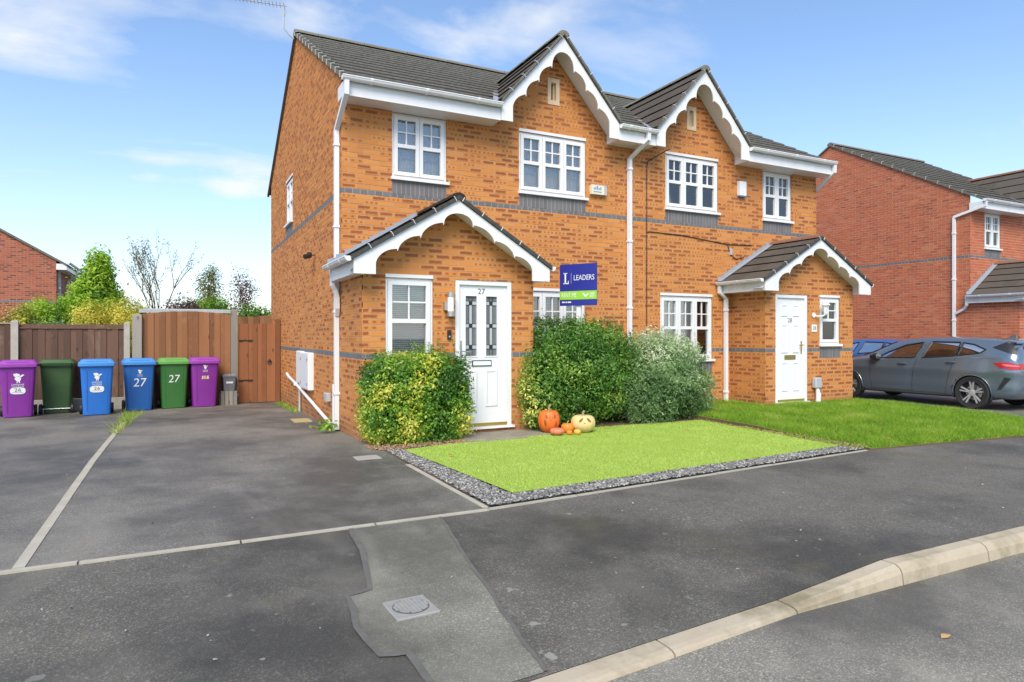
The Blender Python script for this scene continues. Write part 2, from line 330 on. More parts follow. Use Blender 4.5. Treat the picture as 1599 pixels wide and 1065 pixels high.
# ------------------------------------------------------------------ builder
LOC = {}
class MB:
    def __init__(s): s.v = []; s.f = []; s.uv = None; s.att = {}
    def addv(s, pts):
        b = len(s.v); s.v.extend([tuple(p) for p in pts]); return b
    def face(s, idx): s.f.append(tuple(idx))
    def quad(s, a, b, c, d):
        i = s.addv((a, b, c, d)); s.face((i, i + 1, i + 2, i + 3))
    def box(s, p0, p1):
        x0, y0, z0 = (min(a, b) for a, b in zip(p0, p1)); x1, y1, z1 = (max(a, b) for a, b in zip(p0, p1))
        i = s.addv([(x0,y0,z0),(x1,y0,z0),(x1,y1,z0),(x0,y1,z0),(x0,y0,z1),(x1,y0,z1),(x1,y1,z1),(x0,y1,z1)])
        for q in ((0,3,2,1),(4,5,6,7),(0,1,5,4),(1,2,6,5),(2,3,7,6),(3,0,4,7)): s.face([i + k for k in q])
        return s
    def bbox(s, p0, p1, b=.004):
        """box with chamfered edges"""
        x0, y0, z0 = (min(a, c) for a, c in zip(p0, p1)); x1, y1, z1 = (max(a, c) for a, c in zip(p0, p1))
        b = min(b, (x1-x0)*.3, (y1-y0)*.3, (z1-z0)*.3)
        rings = []
        for z, k in ((z0, b), (z0 + b, 0), (z1 - b, 0), (z1, b)):
            rings.append([(x0+b+k,y0+k,z),(x1-b-k,y0+k,z),(x1-k,y0+b+k,z),(x1-k,y1-b-k,z),(x1-b-k,y1-k,z),(x0+b+k,y1-k,z),(x0+k,y1-b-k,z),(x0+k,y0+b+k,z)])
        s.loft(rings, True, True); return s
    def loft(s, rings, cap0=False, cap1=False, closed=True):
        n = len(rings[0]); base = [s.addv(r) for r in rings]
        for a, b in zip(base, base[1:]):
            for i in range(n if closed else n - 1):
                j = (i + 1) % n; s.face((a + i, a + j, b + j, b + i))
        if cap0: s.face([base[0] + i for i in range(n)][::-1])
        if cap1: s.face([base[-1] + i for i in range(n)])
        return s
    def prism(s, poly, fn, d0, d1, caps=True):
        """poly in 2D, fn(a,b,d)->3D; d1 is the outer side"""
        n = len(poly)
        i = s.addv([fn(a, b, d0) for a, b in poly]); j = s.addv([fn(a, b, d1) for a, b in poly])
        s.face([j + k for k in range(n)])
        if caps: s.face([i + k for k in range(n)][::-1])
        for k in range(n):
            l = (k + 1) % n; s.face((i + k, i + l, j + l, j + k))
        return s
    def tube(s, path, r, sides=8, square=False, caps=True):
        path = [Vector(p) for p in path]; rings = []; n = len(path)
        rr = r if isinstance(r, (list, tuple)) else [r] * n
        up = None
        for i, p in enumerate(path):
            t = (path[min(i + 1, n - 1)] - path[max(i - 1, 0)])
            t = t.normalized() if t.length > 1e-9 else Vector((0, 0, 1))
            if up is None:
                up = Vector((0, 0, 1)) if abs(t.z) < .9 else Vector((1, 0, 0))
            a = t.cross(up)
            if a.length < 1e-6: a = t.cross(Vector((0, 1, 0)))
            a.normalize(); b = a.cross(t).normalized(); up = b
            if square: ring = [p + a * rr[i] * x + b * rr[i] * y for x, y in ((-1,-1),(1,-1),(1,1),(-1,1))]
            else: ring = [p + (a * math.cos(2*math.pi*k/sides) + b * math.sin(2*math.pi*k/sides)) * rr[i] for k in range(sides)]
            rings.append(ring)
        s.loft(rings, caps, caps); return s
    def lathe(s, prof, c=(0,0,0), axis='z', n=24, caps=True):
        rings = []
        for r, h in prof:
            ring = []
            for k in range(n):
                a = 2 * math.pi * k / n; x, y = r * math.cos(a), r * math.sin(a)
                ring.append({'z': (c[0]+x, c[1]+y, c[2]+h), 'y': (c[0]+x, c[1]+h, c[2]+y), 'x': (c[0]+h, c[1]+x, c[2]+y)}[axis])
            rings.append(ring)
        s.loft(rings, caps, caps); return s
    def add_mesh(s, vf, fn):
        vs, fs = vf; i = s.addv([fn(*p) for p in vs])
        for f in fs: s.face([i + k for k in f])
        return s
    def weld(s, nd=4):
        key = {}; vv = []; mp = []
        for p in s.v:
            k = tuple(round(c, nd) for c in p)
            if k not in key: key[k] = len(vv); vv.append(p)
            mp.append(key[k])
        ff = []
        for f in s.f:
            g = []
            for i in f:
                if mp[i] not in g: g.append(mp[i])
            if len(g) > 2: ff.append(tuple(g))
        s.v, s.f = vv, ff; return s
    def mesh(s, name, off=(0,0,0), smooth=False):
        me = bpy.data.meshes.new(name)
        vv = np.array(s.v, dtype=np.float64) - np.array(off)
        me.from_pydata(vv.tolist(), [], s.f)
        if s.uv is not None:
            l = me.uv_layers.new(name='UVMap'); l.data.foreach_set('uv', np.array(s.uv, dtype=np.float32).ravel())
        for k, a in s.att.items():
            at = me.attributes.new(k, 'FLOAT', 'FACE'); at.data.foreach_set('value', np.array(a, dtype=np.float32))
        if smooth: me.polygons.foreach_set('use_smooth', [True] * len(me.polygons))
        return me
    def build(s, name, m, parent=None, smooth=False, org=None, label=None):
        a = np.array(s.v); 
        O = Vector(org) if org is not None else Vector(((a[:,0].min()+a[:,0].max())/2, (a[:,1].min()+a[:,1].max())/2, a[:,2].min()))
        me = s.mesh(name, tuple(O), smooth); me.materials.append(M[m] if isinstance(m, str) else m)
        return link(name, me, O, parent, label)
def link(name, me, O, parent=None, label=None, rot=None):
    o = bpy.data.objects.new(name, me); COL.objects.link(o)
    O = Vector(O)
    if parent is not None:
        o.parent = parent; o.location = O - LOC[parent.name]
    else: o.location = O
    if rot is not None: o.rotation_euler = rot
    LOC[o.name] = O
    if label: o['label'] = label
    return o
def smooth_angle(o, deg=35):
    me = o.data; me.polygons.foreach_set('use_smooth', [True] * len(me.polygons))
    try: me.set_sharp_from_angle(angle=rad(deg))
    except Exception: pass
    return o
def tag(o, label=None, cat=None, group=None, kind=None):
    if label: o['label'] = label
    if cat: o['category'] = cat
    if group: o['group'] = group
    if kind: o['kind'] = kind
    return o
def thing(name, label, cat, loc=(0,0,0), rz=0, group=None, world=True):
    o = bpy.data.objects.new(name, None); COL.objects.link(o); o.empty_display_size = .1
    o.location = loc; o.rotation_euler = (0, 0, rz); LOC[o.name] = Vector(loc) if world else Vector((0, 0, 0))
    return tag(o, label, cat, group)
def quick(name, mats, verts, faces, att=None, parent=None, smooth=False, org=(0,0,0)):
    """fast mesh from numpy quads/tris"""
    me = bpy.data.meshes.new(name); k = faces.shape[1]
    O = np.array(org, dtype=np.float32)
    me.vertices.add(len(verts)); me.vertices.foreach_set('co', (verts - O).astype(np.float32).ravel())
    me.loops.add(faces.size); me.loops.foreach_set('vertex_index', faces.astype(np.int32).ravel())
    me.polygons.add(len(faces)); me.polygons.foreach_set('loop_start', np.arange(0, faces.size, k, dtype=np.int32))
    me.update(calc_edges=True); me.validate()
    if att is not None:
        at = me.attributes.new('rnd', 'FLOAT', 'FACE'); at.data.foreach_set('value', att.astype(np.float32))
    me.materials.append(M[mats])
    return link(name, me, org, parent)

# text meshes are made first, while the scene is small
TXT = {}
def make_text(s):
    cu = bpy.data.curves.new('t', 'FONT'); cu.body = s; cu.size = 1; cu.align_x = 'CENTER'; cu.align_y = 'CENTER'; cu.resolution_u = 3
    ob = bpy.data.objects.new('t', cu); COL.objects.link(ob)
    bpy.context.view_layer.update()
    me = bpy.data.meshes.new_from_object(ob.evaluated_get(bpy.context.evaluated_depsgraph_get()))
    TXT[s] = ([tuple(v.co) for v in me.vertices], [tuple(p.vertices) for p in me.polygons])
    bpy.data.objects.remove(ob); bpy.data.curves.remove(cu); bpy.data.meshes.remove(me)
for s in ('27', '26', '28', '21', 'LEADERS', 'RENT ME', 'Liverpool', 'City Council'):
    make_text(s)
TXT_W = {s: max(v[0] for v in t[0]) - min(v[0] for v in t[0]) for s, t in TXT.items()}
def text(mb, s, fn, size, width=None):
    """size = letter height factor; width squeezes to that width"""
    kx = size if width is None else width / TXT_W[s]
    mb.add_mesh(TXT[s], lambda x, y, z: fn(x * kx, y * size)); return mb

# ------------------------------------------------------------------ the ground
def smooth01(t): t = max(0, min(1, t)); return t * t * (3 - 2 * t)
def ky(x): return -.085 * max(0, min(3.5, .86 - x))
def gz(x, y):
    if y >= -1.2: return -.02 * y if x < 5 else -.02 * min(y, 0) * 0 + -.03
    if y >= -4.9: return .024 * (y + 4.9) / 3.7
    if y >= -7.9: return -.085 * (1 - max(0, min(1, (x - .855) / .915))) * (-4.9 - y) / (2.2 - ky(x))
    return -.11
def sheet(name, m, xs, ys, dz, parent=None, kind='structure', zf=gz):
    mb = MB(); n = len(ys)
    for x in xs:
        for y in ys: mb.v.append((x, y, zf(x, y) + dz))
    for i in range(len(xs) - 1):
        for j in range(n - 1): mb.face((i*n+j, (i+1)*n+j, (i+1)*n+j+1, i*n+j+1))
    o = mb.build(name, m, parent, org=(0, 0, 0))
    if kind: o['kind'] = kind
    return o
def lin(a, b, n): return [a + (b - a) * i / n for i in range(n + 1)]
g = MB(); g.quad((-400, -400, -.45), (400, -400, -.45), (400, 400, -.45), (-400, 400, -.45)); o = g.build('ground', 'ground', org=(0,0,0)); o['kind'] = 'structure'
driveway = sheet('driveway', 'drive', lin(-9, 0.085, 6), lin(-4.90, 9, 24), .004)
sheet('side_driveway', 'drive', lin(10.0, 17.5, 4), [-4.88, -1.3, 12], 0, zf=lambda x, y: -.05)
pavement = sheet('pavement', 'path', [-14, -9, -6, -4, -2.64, -2.2, -1.8, -1.5, -1.3, -1.1, -.9, -.7, -.5, -.3, -.1, .2, .5, .855, 1.1, 1.35, 1.6, 1.77, 3, 5, 8, 12, 20, 30], lin(-7.08, -4.93, 10) + [-4.6, -4.3], 0)
for v_ in pavement.data.vertices:
    if v_.co.y < -4.93: v_.co.y += ky(v_.co.x) * (-4.93 - v_.co.y) / 2.15; v_.co.z = gz(v_.co.x, v_.co.y)
road = sheet('road', 'road', [-40, -10, 0, 10, 40], [-18, -12, -6.9], 0, zf=lambda x, y: -.11 + .0 * y)
# far side of the road, so the place goes on behind the camera
sheet('far_pavement', 'path', [-40, 0, 40], [-40, -18.02], .02, zf=lambda x, y: -.05)

def clip(poly, planes):
    for a, b, c in planes:
        res = []
        for i, p in enumerate(poly):
            q = poly[(i + 1) % len(poly)]; dp, dq = a*p[0] + b*p[1] - c, a*q[0] + b*q[1] - c
            if dp <= 0: res.append(p)
            if (dp < 0 < dq) or (dq < 0 < dp):
                t = dp / (dp - dq); res.append((p[0] + (q[0]-p[0])*t, p[1] + (q[1]-p[1])*t))
        poly = res
        if len(poly) < 3: return []
    return poly
def flat_poly(name, m, poly, zf, kind='structure', res=.3):
    pls = []; mb = MB(); xs_ = [p[0] for p in poly]; ys_ = [p[1] for p in poly]
    nx, ny = int((max(xs_) - min(xs_)) / res) + 1, int((max(ys_) - min(ys_)) / res) + 1
    cxm, cym = sum(xs_) / len(xs_), sum(ys_) / len(ys_)
    for p, q_ in zip(poly, poly[1:] + poly[:1]):
        a, b = q_[1] - p[1], p[0] - q_[0]; c_ = a * p[0] + b * p[1]
        if a * cxm + b * cym > c_: a, b, c_ = -a, -b, -c_
        pls.append((a, b, c_))
    for i in range(nx):
        for j in range(ny):
            a, b = min(xs_) + res * i, min(ys_) + res * j
            pc = clip([(a, b), (a + res, b), (a + res, b + res), (a, b + res)], pls)
            if len(pc) >= 3: k = mb.addv([(x, y, zf(x, y)) for x, y in pc]); mb.face([k + q_ for q_ in range(len(pc))])
    mb.weld(); o = mb.build(name, m, org=(0, 0, 0)); o['kind'] = kind; return o
bed = flat_poly('garden_bed', 'soil', [(.088, -4.87), (5.33, -4.47), (5.5, -4.47), (5.5, .0), (.03, .0), (.07, -2.0)], lambda x, y: .010 + .024 * min(1, (y + 4.9) / 3.7))
def strip_piece(mb, x0, y0, x1, y1, wd, top, bot):
    d = Vector((x1 - x0, y1 - y0, 0)); n = Vector((-d.y, d.x, 0)).normalized() * wd / 2
    a, b = Vector((x0, y0, 0)), Vector((x1, y1, 0))
    ps = [a - n, b - n, b + n, a + n]
    zt = [top(p.x, p.y) for p in ps]
    i = mb.addv([(p.x, p.y, z - bot) for p, z in zip(ps, zt)]); j = mb.addv([(p.x, p.y, z) for p, z in zip(ps, zt)])
    mb.face((j, j+1, j+2, j+3))
    for k in range(4): mb.face((i+k, i+(k+1)%4, j+(k+1)%4, j+k))
def edging_run(parent, a, b, wd, piece, top, jitter=.004):
    L = math.dist(a, b); n = max(1, round(L / piece)); g = .006 / L
    for k in range(n):
        t0, t1 = k / n + g, (k + 1) / n - g
        jx = RND.uniform(-jitter, jitter); jy = RND.uniform(-jitter, jitter); jz = RND.uniform(0, .004)
        mb = MB(); P = lambda t: (a[0] + (b[0]-a[0]) * t, a[1] + (b[1]-a[1]) * t)
        p, q = P(t0), P(t1)
        strip_piece(mb, p[0], p[1] + jx, q[0], q[1] + jy, wd, lambda x, y: top(x, y) + .008 + jz, .06)
        mb.build('edging_strip', 'edging', parent)
edging_run(pavement, (-8.2, -4.905), (.09, -4.905), .05, .915, lambda x, y: 0)
edging_run(pavement, (.09, -4.905), (5.33, -4.50), .035, .915, lambda x, y: 0)
edging_run(driveway, (-2.98, -4.86), (-2.93, 3.2), .064, .915, gz, .012)
edging_run(driveway, (.09, -4.85), (.06, -2.9), .05, .915, gz)

# kerb stones, each one its own piece of the road edge
def kerb(x0, x1):
    def ht(x): return -.085 * (1 - max(0, min(1, (x - .855) / .915)))
    mb = MB(); rings = []
    for x in (x0 + .006, x1 - .006):
        h = ht(x); up = h + .11; ch = min(.045, up * .45)
        rings.append([(x, y_ + ky(x), z_) for x, y_, z_ in ((x, -7.225, -.25), (x, -7.085, -.25), (x, -7.085, h + .001), (x, -7.17, h + .001), (x, -7.20, h - ch * .35), (x, -7.215, h - ch), (x, -7.225, -.12))])
    mb.loft(rings, True, True); return mb.build('kerb_stone', 'kerb', road)
for k in range(-9, 22): kerb(-.06 + .915 * k, -.06 + .915 * (k + 1))

# the lighter reinstated strip of tarmac with its tar seams and cover
def pz(x, y): return gz(x, y)
patch_l = [(-1.02, -4.94), (-1.06, -5.4), (-1.17, -6.02), (-1.30, -6.06), (-1.34, -6.45), (-1.31, -6.76), (-1.19, -6.79), (-1.17, -7.22)]
patch_r = [(-.70, -7.19), (-.62, -6.72), (-.53, -6.10), (-.42, -5.4), (-.33, -4.94)]
mb = MB(); pl = patch_l + patch_r; i = mb.addv([(x, y, pz(x, y) + .004) for x, y in pl]); mb.face(list(range(len(pl))))
mb.build('tarmac_patch', 'patch', pavement)
def seam(pts, wd):
    dense = []
    for a, b in zip(pts, pts[1:]):
        n = max(2, int(math.dist(a, b) / .07))
        dense += [(a[0] + (b[0]-a[0])*k/n, a[1] + (b[1]-a[1])*k/n) for k in range(n)]
    dense.append(pts[-1]); mb = MB(); row = []
    for k, p in enumerate(dense):
        q0, q1 = dense[max(0, k-1)], dense[min(len(dense)-1, k+1)]
        d = Vector((q1[0]-q0[0], q1[1]-q0[1])).normalized(); nn = Vector((-d.y, d.x))
        wv = wd * (.65 + .7 * abs(mnoise.noise(Vector((p[0]*7, p[1]*7, 3))))); off = .02 * mnoise.noise(Vector((p[0]*4, p[1]*4, 9)))
        for s in (-1, 1):
            x, y = p[0] + nn.x * (wv*s + off), p[1] + nn.y * (wv*s + off); row.append((x, max(-7.2, min(-4.935, y)), 0))
    mb.v = [(x, y, pz(x, y) + .008) for x, y, _ in row]
    for k in range(len(dense) - 1): mb.face((2*k, 2*k+1, 2*k+3, 2*k+2))
    mb.build('tar_seam', 'tar', pavement)
seam(patch_l, .021); seam(patch_r, .014)
# square cover with a round patterned lid
cv = thing('utility_cover', 'square grey metal cover with round patterned lid in light tarmac strip', 'manhole cover', (-1.03, -6.34, gz(-1.03, -6.34)), rad(3), world=False)
mb = MB(); mb.bbox((-.118, -.125, -.03), (.118, .125, .010), .004); mb.build('frame', 'iron', cv)
mb = MB(); mb.lathe([(.098, .008), (.098, .0125), (.092, .0135)], n=32); mb.build('lid', simple('lid_iron', (.11, .107, .10), .6, .2, 20), cv)
mb = MB()
for k in range(-4, 5):
    c = k * .021; h = math.sqrt(max(0, .088**2 - c*c))
    for rot in (0, 1):
        for s0, s1 in ((-h, -.004), (.004, h)):
            if rot: mb.box((c - .0065, s0, .013), (c + .0065, s1, .0165))
            else: mb.box((s0, c - .0065, .013), (s1, c + .0065, .0160))
mb.build('lid_ribs', 'iron', cv)
dc = MB(); dc.bbox((-.36, -2.44, gz(0, -2.3) - .02), (-.08, -2.20, gz(0, -2.3) + .007), .004)
o = dc.build('drain_cover', simple('drain_cover_concrete', (.36, .32, .28), .8, .2, 12)); tag(o, 'flat brownish inspection cover set in driveway beside the slate border', 'drain cover')

# ------------------------------------------------------------------ brick walls
cosy, siny = math.cos(rad(CAM_YAW)), math.sin(rad(CAM_YAW))
def project(p):
    v = Vector(p) - Vector(CAM_LOC); dep = v.x * siny + v.y * cosy
    if dep < .1: return (-9999, -9999, .1)
    return 799.5 + 1031 * (v.x * cosy - v.y * siny) / dep, 525 - 1031 * v.z / dep, dep
def rect_minus(rect, holes):
    out = [rect]
    for h in holes:
        nxt = []
        for (a, b, c, d) in out:
            if h[0] >= b or h[1] <= a or h[2] >= d or h[3] <= c: nxt.append((a, b, c, d)); continue
            if h[0] > a: nxt.append((a, h[0], c, d))
            if h[1] < b: nxt.append((h[1], b, c, d))
            x0, x1 = max(a, h[0]), min(b, h[1])
            if h[2] > c: nxt.append((x0, x1, c, h[2]))
            if h[3] < d: nxt.append((x0, x1, h[3], d))
        out = nxt
    return out
def area(poly): return abs(sum(p[0]*q[1] - q[0]*p[1] for p, q in zip(poly, poly[1:] + poly[:1]))) / 2
COURSE = .075; ZOFF = .0325
class Wall:
    """flat wall: O origin, U along the wall, outward normal N=(U.y,-U.x)"""
    def __init__(s, house, O, U, length, ztop, holes=(), planes=(), bands=(), zbase=-.35, soldier=(), zo=0, hide=()):
        s.O = Vector(O); s.U = Vector((U[0], U[1], 0)); s.N = Vector((U[1], -U[0], 0)); s.house = house
        s.len = length; s.holes = list(holes); s.hide = hide; s.bricks = []
        mort = MB(); k0 = math.floor((zbase - ZOFF) / COURSE)
        full = list(holes) + [(a, b, c, d) for a, b, c, d in soldier]
        k = k0
        while True:
            z0 = ZOFF + k * COURSE; z1 = z0 + COURSE
            if z0 >= ztop: break
            band = any(abs((z0 + z1) / 2 - b) < .03 for b in bands)
            for r in rect_minus((0, length, z0, min(z1, ztop)), holes):
                p = clip([(r[0], r[2]), (r[1], r[2]), (r[1], r[3]), (r[0], r[3])], planes)
                if p: i = mort.addv([s.pt(a, b, -.004) for a, b in p]); mort.face([i + q for q in range(len(p))])
            mod = .1125 if band else .225; off = (0 if k % 2 else -mod / 2)
            u = off
            while u < length:
                a, b = max(0, u), min(length, u + mod - .010)
                if b - a > .02:
                    fr = (u, u + mod - .010, z0 + .010, z1)
                    for r in rect_minus((a, b, z0 + .010, min(z1, ztop)), full):
                        p = clip([(r[0], r[2]), (r[1], r[2]), (r[1], r[3]), (r[0], r[3])], planes)
                        if p and area(p) > .0004: s.bricks.append((p, fr, 'grey' if band else 'main', len(p) == 4 and area(p) > .0136))
                u += mod
            k += 1
        for (a, b, c, d) in soldier:
            n = max(1, round((b - a) / .075)); wd = (b - a) / n
            rows = max(1, round((d - c) / .225)); hh = (d - c) / rows
            for j in range(rows):
                for q in range(n):
                    fr = (a + q*wd + .005, a + (q+1)*wd - .005, c + j*hh + .005, c + (j+1)*hh - .005)
                    s.bricks.append(([(fr[0], fr[2]), (fr[1], fr[2]), (fr[1], fr[3]), (fr[0], fr[3])], fr, 'grey', False))
        # reveals round the openings
        for (a, b, c, d) in holes:
            for (p, q) in (((a, c), (a, d)), ((a, d), (b, d)), ((b, d), (b, c)), ((b, c), (a, c))):
                mort.quad(s.pt(*p, -.006), s.pt(*q, -.006), s.pt(*q, -.14), s.pt(*p, -.14))
        s.part = mort.build('wall', s.house['mortar'], s.house['root'])
    def pt(s, u, z, d=0): return s.O + s.U * u + s.N * d + Vector((0, 0, z))
    def score(s, b):
        p = b[0]; c = s.pt(sum(q[0] for q in p) / len(p), sum(q[1] for q in p) / len(p))
        v = Vector(CAM_LOC) - c; dist = v.length; cs = v.dot(s.N) / dist
        if cs <= 0: return 0
        px = project(c)
        if not (0 < px[0] < 1599 and 0 < px[1] < 1065): return 0
        for (x0, y0, x1, y1) in s.hide:
            if x0 < px[0] < x1 and y0 < px[1] < y1: return 0
        return cs * area(p) / dist ** 2
def finish_bricks(house, walls, limit=300):
    allb = []
    for w_ in walls:
        for b in w_.bricks: allb.append((w_.score(b), len(allb), w_, b))
    allb.sort(key=lambda t: -t[0])
    single = [t for t in allb[:limit] if t[0] > 0]; rest = allb[len(single):]
    cache = {}
    def emit(mb, wall, b, org, rnd):
        p, fr, kind, _ = b; n = len(p); out = .0 + ((hash((round(p[0][0], 3), round(p[0][1], 3))) % 7) - 3) * .0005
        i = mb.addv([org(a, z, out) for a, z in p]); j = mb.addv([org(a, z, -.012) for a, z in p])
        mb.face([i + q for q in range(n)]); mb.att['rnd'].append(rnd)
        nu = lambda a, z: ((a - fr[0]) / (fr[1] - fr[0]), (z - fr[2]) / (fr[3] - fr[2]))
        mb.uv += [nu(a, z) for a, z in p]
        for q in range(n):
            l = (q + 1) % n; mb.face((i + q, j + q, j + l, i + l)); mb.att['rnd'].append(rnd); mb.uv += [(0.0, 0.0)] * 4
    for _, _, wall, b in single:
        p, fr, kind, whole = b
        rot = (0, 0, math.atan2(wall.U.y, wall.U.x))
        cu, cz = (fr[0] + fr[1]) / 2, fr[2]
        if whole: key = (kind, RND.randrange(28))
        else: key = None
        if key is None or key not in cache:
            mb = MB(); mb.uv = []; mb.att = {'rnd': []}
            emit(mb, wall, b, lambda a, z, d: (a - cu, -d, z - cz), RND.random())
            me = mb.mesh('brick'); me.materials.append(M['brick_grey'] if kind == 'grey' else M[house['brick']])
            if key: cache[key] = me
        else: me = cache[key]
        link('brick', me, wall.pt(cu, cz), wall.part, rot=rot)
    groups = {}
    for _, _, wall, b in rest: groups.setdefault((id(wall), b[2]), [wall, []])[1].append(b)
    for (_, kind), (wall, bs) in groups.items():
        mb = MB(); mb.uv = []; mb.att = {'rnd': []}
        for b in bs: emit(mb, wall, b, wall.pt, RND.random())
        o = mb.build('band_brickwork' if kind == 'grey' else 'brickwork', 'brick_grey' if kind == 'grey' else house['brick'], wall.part); o['kind'] = 'stuff'

# ------------------------------------------------------------------ roof tiles
def tiles(part, O, U, V, poly, gauge, width, m, h0=.028, h1=.004):
    """lay single tiles over a convex polygon given in (u,v) on the plane O,U,V"""
    O, U, V = Vector(O), Vector(U).normalized(), Vector(V).normalized(); N = U.cross(V)
    planes = []
    cx, cyy = sum(p[0] for p in poly) / len(poly), sum(p[1] for p in poly) / len(poly)
    for p, q in zip(poly, poly[1:] + poly[:1]):
        a, b = q[1] - p[1], p[0] - q[0]; c = a * p[0] + b * p[1]
        if a * cx + b * cyy > c: a, b, c = -a, -b, -c
        planes.append((a, b, c))
    u0, u1 = min(p[0] for p in poly), max(p[0] for p in poly); v0, v1 = min(p[1] for p in poly), max(p[1] for p in poly)
    rotm = Matrix((U, V, N)).transposed().to_euler(); cache = {}
    def mk(p, cu, cv, vb, rnd):
        mb = MB(); n = len(p); hh = lambda v: h0 + (h1 - h0) * (v - vb) / gauge
        j = mb.addv([(a - cu, b - cv, hh(b)) for a, b in p]); i = mb.addv([(a - cu, b - cv, hh(b) - .022) for a, b in p])
        mb.face([j + k for k in range(n)]); ed = [0]
        for k in range(n):
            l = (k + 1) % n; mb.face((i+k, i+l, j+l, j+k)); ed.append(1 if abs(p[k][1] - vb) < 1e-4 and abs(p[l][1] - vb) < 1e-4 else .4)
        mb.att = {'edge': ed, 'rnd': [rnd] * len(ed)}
        me = mb.mesh('roof_tile'); me.materials.append(M[m]); return me
    row = 0; v = v0
    while v < v1 - .02:
        u = u0 - (width / 2 if row % 2 else 0)
        while u < u1:
            rect = [(u + .0015, v), (u + width - .0015, v), (u + width - .0015, v + gauge + .01), (u + .0015, v + gauge + .01)]
            p = clip(rect, planes)
            if p and area(p) > .002:
                cu, cv = u + width / 2, v
                if area(p) > width * gauge * .985:
                    key = RND.randrange(9)
                    if key not in cache: cache[key] = mk(p, cu, cv, v, RND.random())
                    me = cache[key]
                else: me = mk(p, cu, cv, v, RND.random())
                link('roof_tile', me, O + U * cu + V * cv, part, rot=rotm)
            u += width
        v += gauge; row += 1
def plane_part(name, m, pts, root):
    mb = MB(); i = mb.addv(pts); mb.face(list(range(len(pts)))); return mb.build(name, m, root)
def ridge_run(part, a, b, m, r=.11, piece=.45, sag=.05):
    a, b = Vector(a), Vector(b); L = (b - a).length; n = max(1, round(L / piece)); t = (b - a).normalized()
    side = t.cross(Vector((0, 0, 1))).normalized()
    for k in range(n):
        p, q = a + t * (L * k / n), a + t * (L * (k + 1) / n - .012); mb = MB(); mb.att = {}
        rings = []
        for c, rr in ((p, r), (p + t * .04, r * 1.05), (q - t * .02, r), (q, r * .98)):
            up = Vector((0, 0, 1)) if abs(t.z) < .5 else side.cross(t).normalized()
            rings.append([c + side * rr * math.cos(w_) + up * (rr * .75 * math.sin(w_) - sag) for w_ in lin(0, math.pi, 7)])
        mb.loft(rings, False, False, closed=False)
        for rg in (rings[0], rings[-1]): i = mb.addv(rg); mb.face([i + w_ for w_ in range(len(rg))])
        mb.att = {'rnd': [RND.random()] * len(mb.f), 'edge': [0] * len(mb.f)}
        mb.build('ridge_tile', m, part)

# ------------------------------------------------------------------ windows, doors, trim
def wbox(mb, wall, u0, u1, z0, z1, d0, d1):
    return mb.prism([(u0, z0), (u1, z0), (u1, z1), (u0, z1)], wall.pt, d0, d1)
def window(wall, u0, u1, z0, z1, lights=2, inside='blind', sill=True, head=True, split=.50):
    root = wall.house['root']; fr = .035
    mb = MB()
    for a, b in ((u0, u0 + fr), (u1 - fr, u1)): wbox(mb, wall, a, b, z0, z1, -.10, -.025)
    for a, b in ((z0, z0 + fr), (z1 - fr, z1)): wbox(mb, wall, u0 + fr, u1 - fr, a, b, -.10, -.025)
    lw = (u1 - u0 - 2 * fr) / lights
    win = mb.build('window', 'white', root)
    for i in range(lights):
        a, b = u0 + fr + i * lw + .003, u0 + fr + (i + 1) * lw - .003; c, d = z0 + fr + .003, z1 - fr - .003
        s = .055; mid = c + (d - c) * split
        mb = MB()
        for p, q in ((a, a + s), (b - s, b)): wbox(mb, wall, p, q, c, d, -.085, -.008)
        for p, q in ((c, c + s), (mid - .028, mid + .028), (d - s, d)): wbox(mb, wall, a + s, b - s, p, q, -.085, -.009)
        mb.build('sash', 'white', win)
        for p, q in ((c + s, mid - .028), (mid + .028, d - s)):
            g = MB(); wbox(g, wall, a + s - .004, b - s + .004, p - .004, q + .004, -.055, -.049); g.build('pane', 'glass', win)
        um, zm = (a + b) / 2, (mid + d - s + .028) / 2
        mb = MB(); wbox(mb, wall, um - .010, um + .010, mid + .028, d - s, -.049, -.030); mb.build('glazing_bar', 'white', win)
        mb = MB()
        wbox(mb, wall, a + s, um - .010, zm - .010, zm + .010, -.049, -.031); wbox(mb, wall, um + .010, b - s, zm - .010, zm + .010, -.049, -.031)
        mb.build('glazing_bar', 'white', win)
        # something behind each light
        if inside in ('blind', 'half_blind'):
            mb = MB(); zb = c + s if inside == 'blind' else mid - .15; z = d - .02
            while z > zb:
                mb.quad(wall.pt(a, z, -.135), wall.pt(b, z, -.135), wall.pt(b, z - .020, -.117), wall.pt(a, z - .020, -.117)); z -= .026
            mb.build('blind', 'blind', win)
        if inside in ('net', 'half_blind', 'valance'):
            mb = MB(); n = 26; cols = []
            for k in range(n + 1):
                t = a + (b - a) * k / n; dd = -.165 + .012 * math.sin(k * 1.7 + i) + .006 * math.sin(k * .9)
                cols.append((wall.pt(t, c, dd), wall.pt(t, d, dd)))
            for p, q in zip(cols, cols[1:]): mb.quad(p[0], q[0], q[1], p[1])
            o = mb.build('net_curtain', 'net', win, smooth=True)
        if inside == 'valance':
            mb = MB(); zt = d; dz = mid + .03
            poly = [(a, zt), (a, dz + .06), (um, dz - .07), (b, dz + .06), (b, zt)]
            mb.prism(poly[::-1], wall.pt, -.145, -.14); mb.build('valance', 'net', win)
    if sill:
        mb = MB(); mb.prism([(u0 - .02, z0 - .045), (u1 + .035, z0 - .045), (u1 + .035, z0 - .002), (u0 - .02, z0 - .002)], wall.pt, -.10, .05); mb.build('sill', 'white', win)
    if head:
        mb = MB(); wbox(mb, wall, u0 - .002, u1 + .002, z1 + .004, z1 + .05, -.10, .008); mb.build('head_trim', 'white', win)
    return win
